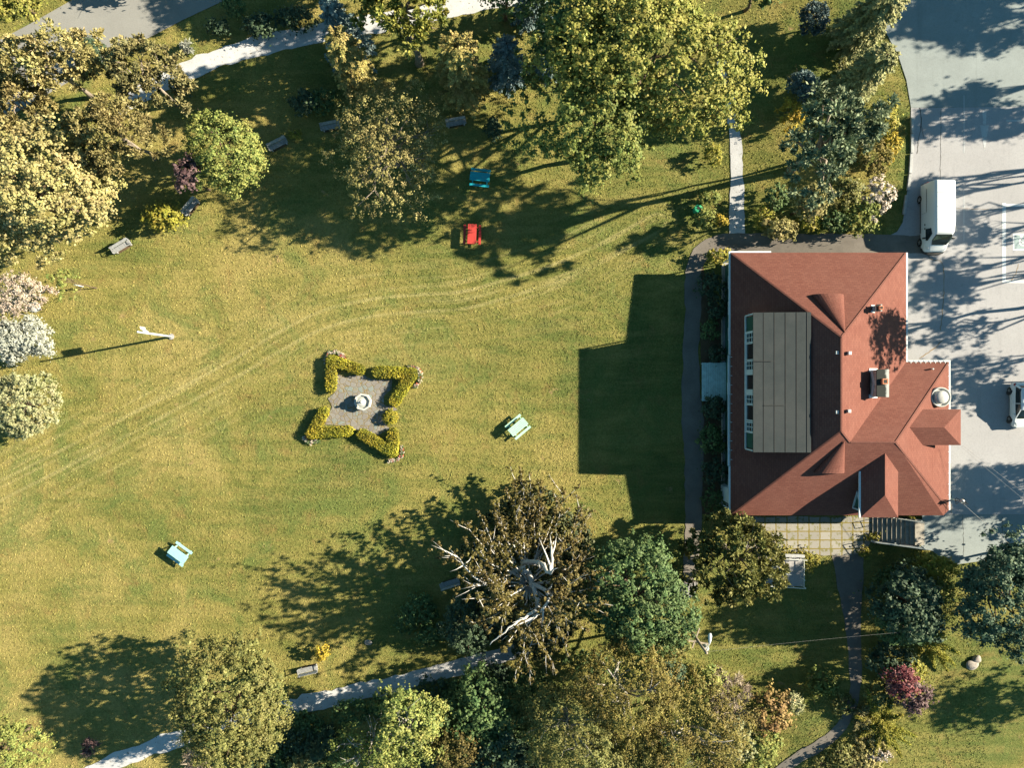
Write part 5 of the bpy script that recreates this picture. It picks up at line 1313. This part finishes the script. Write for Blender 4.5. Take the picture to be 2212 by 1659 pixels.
# --- lower left
broadleaf('linden_tree', 505, 1520, 5.2, 4.1, 4.5, 3.9, 'olive', 'dense olive tree standing on the lower gravel path', group=GT, dens=3.8, per=58, cr=.46, ll=.22, lw=.18, lump=.16, inner=.45)
broadleaf('fresh_tree', 885, 1565, 5.5, 3.1, 3.0, 2.9, 'fresh_green', 'light yellow green tree below the lower gravel path', group=GT, bark='palebark', dens=2.4, per=44, cr=.5, ll=.24, lw=.2, lump=.3, limbs=16)
broadleaf('half_dead_tree', 795, 1618, 5.0, 2.5, 2.2, 2.4, 'mid_green', 'half dead tree with pale twisted branches at the bottom edge', group=GT, bark='palebark', dens=1.3, per=36, cr=.5, ll=.22, lw=.18, lump=.4, limbs=26, r0=.22)
broadleaf('amber_tree', 985, 1605, 4.6, 1.9, 2.1, 2.4, 'copper', 'amber brown small tree at the bottom edge', group=GT, dens=2.9, per=50, cr=.42, ll=.19, lw=.14)
broadleaf('dark_tree', 1050, 1545, 4.2, 3.2, 3.0, 3.0, 'deep_green', 'dark green tree between the amber tree and the birches', group=GT, dens=2.3, per=46, cr=.5)
broadleaf('dark_tree', 1085, 1640, 4.2, 2.8, 2.4, 3.0, 'dark_spruce', 'very dark tree at the bottom edge left of the birches', group=GT, dens=2.3, per=46, cr=.5)
conifer('spruce_tree', 660, 1640, 5.0, 1.7, 'pale_conifer', 'pale spruce at the bottom edge right of the olive tree', group=GT, nb=130, per=50)
conifer('spruce_tree', 705, 1590, 4.2, 1.5, 'dark_spruce', 'dark spruce between the pale one and the half dead tree', group=GT, nb=120, per=46)
shrub('dark_shrub', 660, 1562, 1.6, 1.6, 'deep_green', 'dark shrub along the lower gravel path right of the olive tree', group='dark shrubs in shade', ry=1.1)
shrub('dark_shrub', 760, 1540, 1.8, 1.6, 'deep_green', 'dark shrub under the lower gravel path, above the half dead tree', group='dark shrubs in shade', ry=1.1)
shrub('dark_shrub', 735, 1640, 2.2, 1.8, 'deep_green', 'dark leafy shrub at the bottom edge under the half dead tree', group='dark shrubs in shade')
shrub('dark_shrub', 600, 1650, 2.0, 1.6, 'deep_green', 'dark leafy shrub at the bottom edge below the olive tree', group='dark shrubs in shade')
broadleaf('corner_tree', 5, 1612, 3.5, 2.9, 2.6, 2.6, 'fresh_green', 'light green tree in the bottom left corner', group=GT, dens=2.4, per=40, cr=.45, ll=.2, lw=.16, lump=.3)
shrub('yellow_shrub', 697, 1407, 1.5, .5, 'yellow', 'small bright yellow sapling above the sunlit bench', ry=.7)
shrub('purple_shrub', 197, 1611, 1.1, .62, 'purple', 'small bare purplish shrub on the lower left lawn', mode='tuft', ll=.5, lw=.05, dens=5, per=10)
shrub('dry_shrub', 432, 1636, 1.3, 1.3, 'dry_twig', 'heap of bleached twigs at the foot of the olive tree', mode='tuft', ll=.8, lw=.04, dens=2.2, per=14, cr=.4, limbs=14)
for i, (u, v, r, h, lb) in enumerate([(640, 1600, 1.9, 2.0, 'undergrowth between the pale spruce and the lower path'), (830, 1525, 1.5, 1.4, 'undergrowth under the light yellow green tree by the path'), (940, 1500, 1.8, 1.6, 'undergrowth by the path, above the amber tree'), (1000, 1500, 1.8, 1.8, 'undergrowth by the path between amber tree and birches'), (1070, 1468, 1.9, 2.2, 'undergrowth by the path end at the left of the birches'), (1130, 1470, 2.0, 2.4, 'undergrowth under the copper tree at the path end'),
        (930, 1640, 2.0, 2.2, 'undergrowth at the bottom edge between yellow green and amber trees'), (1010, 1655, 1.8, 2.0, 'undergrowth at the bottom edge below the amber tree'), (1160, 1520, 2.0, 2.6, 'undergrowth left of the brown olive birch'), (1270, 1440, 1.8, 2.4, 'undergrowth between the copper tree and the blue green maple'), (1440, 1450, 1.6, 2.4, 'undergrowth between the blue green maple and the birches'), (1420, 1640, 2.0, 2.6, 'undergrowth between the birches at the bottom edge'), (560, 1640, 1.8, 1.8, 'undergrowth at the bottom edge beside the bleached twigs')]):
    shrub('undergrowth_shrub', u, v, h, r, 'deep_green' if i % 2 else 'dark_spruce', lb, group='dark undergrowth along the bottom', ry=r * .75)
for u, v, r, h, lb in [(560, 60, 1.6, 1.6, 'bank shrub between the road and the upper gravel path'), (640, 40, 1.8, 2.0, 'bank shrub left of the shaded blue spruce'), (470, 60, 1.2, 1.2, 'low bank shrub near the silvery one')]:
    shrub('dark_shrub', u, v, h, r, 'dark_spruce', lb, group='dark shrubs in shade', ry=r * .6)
# --- lower right
broadleaf('laurel_tree', 2168, 1288, 4.0, 3.9, 4.3, 3.4, 'laurel', 'dense dark glossy evergreen on the right edge', group=GT, dens=2.6, per=54, cr=.52, ll=.27, lw=.2, lump=.2)
broadleaf('laurel_tree', 2205, 1215, 3.6, 1.8, 1.6, 2.6, 'laurel', 'upper lobe of dark evergreen meeting the right edge', group=GT, dens=2.6, per=54, cr=.5, ll=.27, lw=.2)
broadleaf('dark_tree', 1965, 1300, 4.2, 2.6, 2.7, 2.8, 'dark_spruce', 'dark tree right of the narrow asphalt path', group=GT, dens=2.5, per=46, cr=.46)
broadleaf('dark_tree', 1945, 1345, 3.2, 2.0, 1.6, 2.2, 'deep_green', 'glossy dark green small tree beside the asphalt path', group=GT, dens=3, per=46, cr=.4)
shrub('yellow_shrub', 2020, 1222, 1.8, 2.0, 'yellow_green', 'yellow green bushes on the bank below the lot corner', ry=1.0)
shrub('green_shrub', 1965, 1222, 1.6, 1.7, 'olive', 'olive bush on the bank beside the concrete steps', ry=1.0)
shrub('green_shrub', 1925, 1255, 2.2, 1.5, 'deep_green', 'dark bush between the steps and the asphalt path', ry=1.2)
shrub('silver_shrub', 1965, 1245, 2.6, 1.1, 'laurel', 'bluish shaded bush behind the olive bush', ry=.9)
shrub('green_shrub', 2035, 1290, 2.0, 1.1, 'mid_green', 'mid green bush left of the dark glossy evergreen', ry=2.0)
shrub('gold_juniper', 1960, 1452, 1.3, 1.3, 'yellow_green', 'golden feathery bush above the crimson maple', ry=.9, lump=.4)
shrub('green_shrub', 1920, 1425, 2.0, 1.9, 'dark_spruce', 'dark bushes beside the lower asphalt path', ry=1.5)
shrub('green_shrub', 1905, 1500, 1.6, 1.5, 'olive', 'dull olive bush left of the crimson maple', ry=1.0)
def juniper(u, v, arms, leaf, label):
    rs = nseed(); g = G(u, v); rt = empty('juniper', g, 0, label, 'juniper', 'spiky junipers')
    Ps = []; Ts = []; mb = MB()
    for (du, dv_, zt) in arms:
        e = Vector((du / PX, -dv_ / PX, zt)); n = int(420 * (e.length / 2 + .4)); t = rs.uniform(.08, 1, n)
        s = Vector((rs.normal(0, .15), rs.normal(0, .15), .15)); mb.tube([s, s.lerp(e, .5) + Vector((0, 0, .2)), e], [.05, .035, .012], 6)
        d = np.array((e - s).normalized()); sp = (.20 * (1 - t) + .035)
        P = np.array(s) + np.outer(t, np.array(e - s)) + rs.normal(0, 1, (n, 3)) * sp[:, None]; P[:, 2] = np.maximum(P[:, 2] + .2 * np.sin(t * 3.1), .06)
        Ps.append(P); Ts.append(d + rs.normal(0, .45, (n, 3)))
    P = np.concatenate(Ps); T = np.concatenate(Ts); k = len(P)
    leaf_mesh('crown', P, rs.normal(0, .6, (k, 3)) + np.array([0, 0, 1.]), T, rs.uniform(.16, .34, k), rs.uniform(.04, .08, k), rs.normal(.5, .25, k), L[leaf], rt)
    mb.build('trunk', M['greybark'], rt, smooth=True); return rt
juniper(1990, 1375, [(-30, -20, 1.2), (60, 55, .8), (35, 40, 1.3), (20, 60, .6), (70, 30, .7), (-20, 30, 1), (30, -15, 1.3), (50, 70, .4), (5, 5, 1.6)], 'yellow_green', 'spiky sprawling juniper pointing towards the pale boulder')
juniper(1895, 1555, [(-35, -75, 1.2), (20, -60, 1.0), (60, 45, .7), (45, 75, .5), (-55, -15, .8), (10, 40, 1.2), (-45, 30, .6), (35, -25, 1.4), (75, 30, .5), (-20, -45, 1.3), (0, 10, 1.6), (-10, 70, .5)], 'yellow_green', 'spiky yellow green juniper left of the crimson maple')
juniper(1848, 1540, [(20, 10, .9), (-10, 30, .6), (25, -30, 1), (30, 40, .6)], 'pine', 'small dusty juniper by the curved path')
broadleaf('crimson_maple', 1940, 1470, 2.6, 1.25, 1.1, 1.3, 'crimson', 'crimson red top of a japanese maple by the olive bush', group=GT, dens=5, per=34, cr=.3, ll=.17, lw=.13, lump=.3)
broadleaf('crimson_maple', 1968, 1502, 2.0, 1.15, 1.35, 1.2, 'purple', 'dusty purple japanese maple touching the crimson one', group=GT, dens=5, per=34, cr=.3, ll=.17, lw=.13, lump=.3)
shrub('flowering_shrub', 1903, 1630, .7, 1.0, 'blossom', 'white flowering low plant at the bottom edge under the juniper', ry=.6)
for u, v, r, k, lb in [(1872, 1600, 1.2, 'tan', 'tan ground hugging bush right of the path end'), (1822, 1640, 1.3, 'olive', 'olive ground hugging bush near the path end'), (1866, 1648, 1.5, 'tan', 'dull tan bush at the bottom edge beside the white flowers'), (1820, 1520, 1.0, 'olive', 'olive low bush at the path bend'), (1775, 1656, .8, 'olive', 'olive bush cut by the bottom edge by the path')]:
    shrub('low_bush', u, v, .7, r, k, lb, 'low bushes beside the curved path', dens=5)
# small weeds beside the terrace and steps
for i, (u, v, r, lb) in enumerate([(1880, 1160, .5, 'weedy tuft at the foot of the steps'), (1893, 1158, .35, 'bright weed on the lowest step'), (1925, 1166, .35, 'orange green weed on the middle step'), (1950, 1170, .3, 'small weed higher on the steps'), (1735, 1196, .7, 'weeds at the terrace edge by the landing'), (1700, 1192, .6, 'weeds along the terrace edge near the conifer'), (1752, 1212, .7, 'weeds right of the landing'), (1868, 1192, .6, 'weeds at the top of the narrow path'), (1985, 1190, .5, 'weeds at the top of the railing'), (1972, 1116, .5, 'weeds at the house corner by the steps')]):
    shrub('weed_tuft', u, v, .45, r, 'yellow_green', lb, 'weeds round the terrace and steps', trunk=False, cat='weeds', dens=9, per=14, cr=.14, ll=.13, lw=.07, lump=.4)

# --- copper tree with white limbs (half dead beech)
def copper_tree():
    rs = nseed(); base = W(1124, 1226, 0)
    HV = lambda v: float(np.interp(v, [1025, 1126, 1200, 1320, 1425], [2.2, 5.5, 8.0, 10.0, 8.6]))
    rt = empty('copper_tree', base, 0, 'large copper brown tree with bare white limbs', 'tree', GT)
    mb = MB(); C = []; Ro = []
    def limb(pts, r0, r1, leafy=1.0, twigs=6):
        P = [W(u, v, min(h, HV(v) + .5)) - base for u, v, h in pts]; P = catmull(P, .35); n = len(P)
        P = [p + Vector(rs.normal(0, .035, 3)) for p in P]
        mb.tube(P, [r0 + (r1 - r0) * (i / (n - 1)) ** .8 for i in range(n)], 7)
        for k in range(twigs):
            i = int(rs.uniform(.25, .98) * (n - 1)); p = P[i]; d = (P[min(i + 1, n - 1)] - P[max(0, i - 1)]).normalized()
            e = p + (d * rs.uniform(.5, 1.2) + Vector(rs.normal(0, .65, 3)) + Vector((0, 0, .3))) * rs.uniform(.6, 1.4)
            mb.tube([p, p.lerp(e, .5) + Vector(rs.normal(0, .08, 3)), e], [r1 + (r0 - r1) * .2, r1 * .8, .008], 5)
            if rs.rand() < leafy:
                for q in range(3): C.append(e + Vector(rs.normal(0, .28, 3))); Ro.append(d)
        if leafy > .3:
            for i in range(int(n * .45), n):
                for q in range(2): C.append(P[i] + Vector(rs.normal(0, .3, 3))); Ro.append((P[-1] - P[n // 2]).normalized())
    B = (1118, 1216, 0)
    limb([(1124, 1226, 0), (1128, 1228, 3), (1133, 1232, 6)], .48, .34, 0, 0)
    # bare white scaffold
    limb([(1130, 1212, 4), (1150, 1260, 5.5), (1162, 1310, 7), (1140, 1330, 9), (1100, 1356, 10.2), (1072, 1380, 10.2), (1058, 1392, 9.8)], .30, .03, .15, 8)
    limb([(1150, 1260, 5.5), (1185, 1282, 7), (1178, 1310, 8.5), (1150, 1340, 9)], .2, .08, .15, 6)
    limb([(1130, 1215, 5), (1165, 1215, 7), (1188, 1240, 9), (1192, 1215, 10), (1190, 1170, 10.3)], .2, .08, .2, 8)
    limb([(1128, 1222, 4), (1085, 1250, 6.5), (1050, 1262, 8), (1010, 1232, 9), (992, 1205, 9.2), (974, 1190, 9.3)], .2, .03, .8, 10)
    limb([(1050, 1262, 8), (1026, 1264, 8.2), (1012, 1262, 8)], .09, .03, .5, 4)
    outline = [(-92, 1300, 1228), (-75, 1290, 1170), (-62, 1268, 1120), (-50, 1240, 1090), (-38, 1215, 1062), (-27, 1178, 1040), (-16, 1150, 1036), (-6, 1128, 1026), (4, 1108, 1040), (14, 1085, 1062), (25, 1062, 1085), (38, 1035, 1105), (52, 1022, 1135),
               (68, 1000, 1165), (88, 966, 1198), (104, 1008, 1238), (118, 1022, 1288), (130, 1030, 1330), (142, 1045, 1368), (156, 1085, 1400), (170, 1115, 1432), (184, 1150, 1442), (198, 1195, 1430), (212, 1228, 1392), (226, 1262, 1350), (240, 1290, 1300), (252, 1292, 1262)]
    for ang, uo, vo in outline:
        for f in (1.0, rs.uniform(.62, .8)):
            cu, cv = 1148, 1282
            uo_, vo_ = cu + (uo - cu) * f + rs.normal(0, 6), cv + (vo - cv) * f + rs.normal(0, 6) - (0 if f == 1 else 10); h = HV(vo_) * (1.0 if f < 1 else .88)
            m1 = (cu + (uo_ - cu) * .40 + rs.normal(0, 8), cv - 6 + (vo_ - cv) * .40 + rs.normal(0, 8), HV(vo_) * .62 + 1.2); m2 = (cu + (uo_ - cu) * .76 + rs.normal(0, 5), cv + 8 + (vo_ - cv) * .74 + rs.normal(0, 5), h * .97)
            Pp = [W(*p) - base for p in ((1140, 1262, 4.2), m1, m2, (uo_, vo_, h + .35))]
            Pp = catmull(Pp, .3); n = len(Pp); mb.tube(Pp, [.085 * (1 - .88 * i / (n - 1)) for i in range(n)], 6)
            for i in range(int(n * .45), n):
                w_ = .27 * (1 - (i / n - .45) / .8)
                for q_ in range(3): C.append(Pp[i] + Vector(rs.normal(0, w_, 3)))
                if rs.rand() < .35:
                    d = (Pp[min(i + 1, n - 1)] - Pp[i - 1]).normalized(); e = Pp[i] + d * rs.uniform(.5, 1.0) + Vector(rs.normal(0, .5, 3)) + Vector((0, 0, .25))
                    mb.tube([Pp[i], Pp[i].lerp(e, .5) + Vector(rs.normal(0, .06, 3)), e], [.03, .02, .006], 4)
                    for q_ in range(4): C.append(Pp[i].lerp(e, rs.uniform(.4, 1.05)) + Vector(rs.normal(0, .1, 3)))
    mb.build('trunk', M['whitebark'], rt, smooth=True)
    C2 = np.array(C); Rr = rs.uniform(.10, .22, len(C2)); c = np.array(W(1145, 1262, 5.0) - base)
    leaf_mesh('crown', *clump_leaves(rs, C2, Rr, 13, 'leaf', .17, .115, c - np.array([0, 0, 2.]), .6), L['copper'], rt)
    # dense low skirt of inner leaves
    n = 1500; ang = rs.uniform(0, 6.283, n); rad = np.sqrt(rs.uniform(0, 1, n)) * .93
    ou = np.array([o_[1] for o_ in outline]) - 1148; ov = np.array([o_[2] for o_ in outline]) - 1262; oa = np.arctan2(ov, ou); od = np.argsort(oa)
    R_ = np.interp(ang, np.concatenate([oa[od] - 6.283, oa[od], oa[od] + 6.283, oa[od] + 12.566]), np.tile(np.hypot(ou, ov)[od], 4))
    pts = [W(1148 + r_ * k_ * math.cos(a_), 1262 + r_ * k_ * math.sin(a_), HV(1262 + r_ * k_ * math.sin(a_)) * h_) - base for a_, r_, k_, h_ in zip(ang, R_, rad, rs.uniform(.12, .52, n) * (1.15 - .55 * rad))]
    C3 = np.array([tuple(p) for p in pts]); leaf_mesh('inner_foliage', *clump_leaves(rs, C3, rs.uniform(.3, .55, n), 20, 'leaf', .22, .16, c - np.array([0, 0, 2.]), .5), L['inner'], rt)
copper_tree()

# --- tall trees standing off the right edge that shade the lot
for i, (u, v, hc, rx, ry, rz, dens, lb) in enumerate([
        (2560, -20, 9.0, 4.0, 2.5, 3.0, 2.0, 'broad tree beyond the right edge shading the top of the lot'), (2430, -35, 8.5, 3.2, 2.2, 2.8, 1.8, 'broad tree beyond the upper right corner'),
        (2520, 138, 9.2, 1.7, .75, 1.3, 2.4, 'tree beyond the right edge level with the top of the arrow'), (2400, 205, 8.0, 2.0, 1.4, 2.0, 1.3, 'tree beyond the right edge level with the painted arrow'), (2560, 195, 8.5, 2.4, 1.3, 2.0, 1.6, 'tree farther beyond the right edge level with the arrow'),
        (2440, 328, 9.2, 1.5, .8, 1.6, .9, 'slender tree beyond the right edge level with the van rear'), (2420, 352, 8.6, 1.2, .7, 1.4, .8, 'second slender tree beyond the right edge level with the van rear'), (2500, 395, 9.0, 1.0, .6, 1.2, .7, 'slender tree beyond the right edge level with the van'),
        (2480, 440, 8.2, 1.5, .9, 1.6, .8, 'slender tree beyond the right edge level with the bay outline'), (2490, 505, 9.2, 1.8, 1.3, 2.0, 1.0, 'slender tree beyond the right edge below the bay outline'), (2475, 545, 9.2, 1.9, 1.4, 2.2, 1.1, 'tree beyond the right edge level with the house corner'),
        (2270, 652, 11.2, 1.9, 2.1, 2.8, 2.2, 'tree beyond the right edge shading the house roof'), (2420, 640, 8.0, 2.0, 1.3, 2.0, .9, 'tree beyond the right edge level with the chimney'),
        (2480, 715, 8.5, 2.6, 1.2, 2.2, .9, 'tree beyond the right edge level with the white hatchback'), (2390, 790, 6.5, 1.8, 1.1, 1.8, .8, 'tree beyond the right edge just below the hatchback'), (2500, 985, 8.0, 2.5, 2.4, 2.6, 3.0, 'dense round tree beyond the right edge by the lot corner'),
        (2420, 1440, 6.5, 3.2, 2.0, 2.6, 1.6, 'tree beyond the right edge shading the lower right lawn'), (2330, 1100, 3.0, 1.6, 1.5, 1.6, 1.8, 'small tree beyond the right edge above the dark evergreen')]):
    # positions here are ground positions
    rs_ = SEED[0]
    gp = W(u, v); k = CAMH / (CAMH - hc - LOT); uu = 1106 + (u - 1106) * k; vv = 829.5 + (v - 829.5) * k
    broadleaf('tall_tree', uu, vv, hc, rx, ry, rz, 'mid_green', lb, group='trees beyond the right edge', bark='greybark', dens=dens, per=44, cr=.5, ll=.26, lw=.22, lump=.35, limbs=9, r0=.16, gap=-1.2)
for i, (u, v, hc, r, lb) in enumerate([(690, -150, 6.0, 2.6, 'tree above the top edge beside the road'), (300, -75, 2.5, 1.6, 'shrubby tree above the top edge on the road verge'), (1000, -240, 9, 3.6, 'tall tree above the top edge behind the bare trunked pine'), (735, -70, 3.6, 2.2, 'low tree above the top edge over the road bank'), (650, -75, 3.4, 2.0, 'second low tree above the top edge over the road bank'), (880, -190, 8, 3.0, 'dark tree above the top edge behind the blue spruce'), (1090, -70, 8, 3.5, 'tree above the top edge by the gravel path'), (1660, -60, 6, 2.6, 'tree above the top edge near the deep blue spruce')]):
    broadleaf('tall_tree', u, v, hc, r, r * .9, r * .8, 'deep_green', lb, group='trees above the top edge', dens=2.0, per=44, cr=.5)

# --- grass blades over the lawn
def grass():
    rs = nseed(); n = 330000
    P = np.stack([rs.uniform(-47, 40, n), rs.uniform(-36, 36, n)], 1)
    ok = np.ones(n, bool)
    hp = np.array([(p.x, p.y) for p in wall_poly])
    for poly in POLYS + [hp]:
        lo, hi = poly.min(0), poly.max(0); idx = np.where(ok & (P[:, 0] > lo[0]) & (P[:, 0] < hi[0]) & (P[:, 1] > lo[1]) & (P[:, 1] < hi[1]))[0]
        if not len(idx): continue
        p = P[idx]; ins = np.zeros(len(p), bool); m = len(poly)
        for i in range(m):
            a, b = poly[i], poly[(i + 1) % m]
            c = ((a[1] > p[:, 1]) != (b[1] > p[:, 1]))
            if a[1] != b[1]: ins ^= c & (p[:, 0] < (b[0] - a[0]) * (p[:, 1] - a[1]) / (b[1] - a[1]) + a[0])
        ok[idx[ins]] = False
    P = P[ok]; k = len(P); z = terrain(P[:, 0], P[:, 1]) + 0.025 * np.sin(P[:, 0] * .31 + 1) * np.sin(P[:, 1] * .27) - 0.026
    h = rs.uniform(.03, .085, k)
    th = rs.uniform(0, 6.28, k); lean = rs.uniform(.1, .9, k)
    T = np.stack([np.cos(th) * lean, np.sin(th) * lean, np.full(k, .6)], 1)
    N = np.stack([-np.sin(th) * .6 + rs.normal(0, .3, k), np.cos(th) * .6 + rs.normal(0, .3, k), np.full(k, .7)], 1)
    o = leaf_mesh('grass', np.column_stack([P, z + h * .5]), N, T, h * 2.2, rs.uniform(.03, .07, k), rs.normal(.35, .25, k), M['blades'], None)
    at = o.data.attributes.new('track', 'FLOAT', 'FACE'); at.data.foreach_set('value', track_field(P).astype(np.float32))
    tag(o, 'short mown grass blades of the park lawn', 'grass', kind='stuff')
grass()
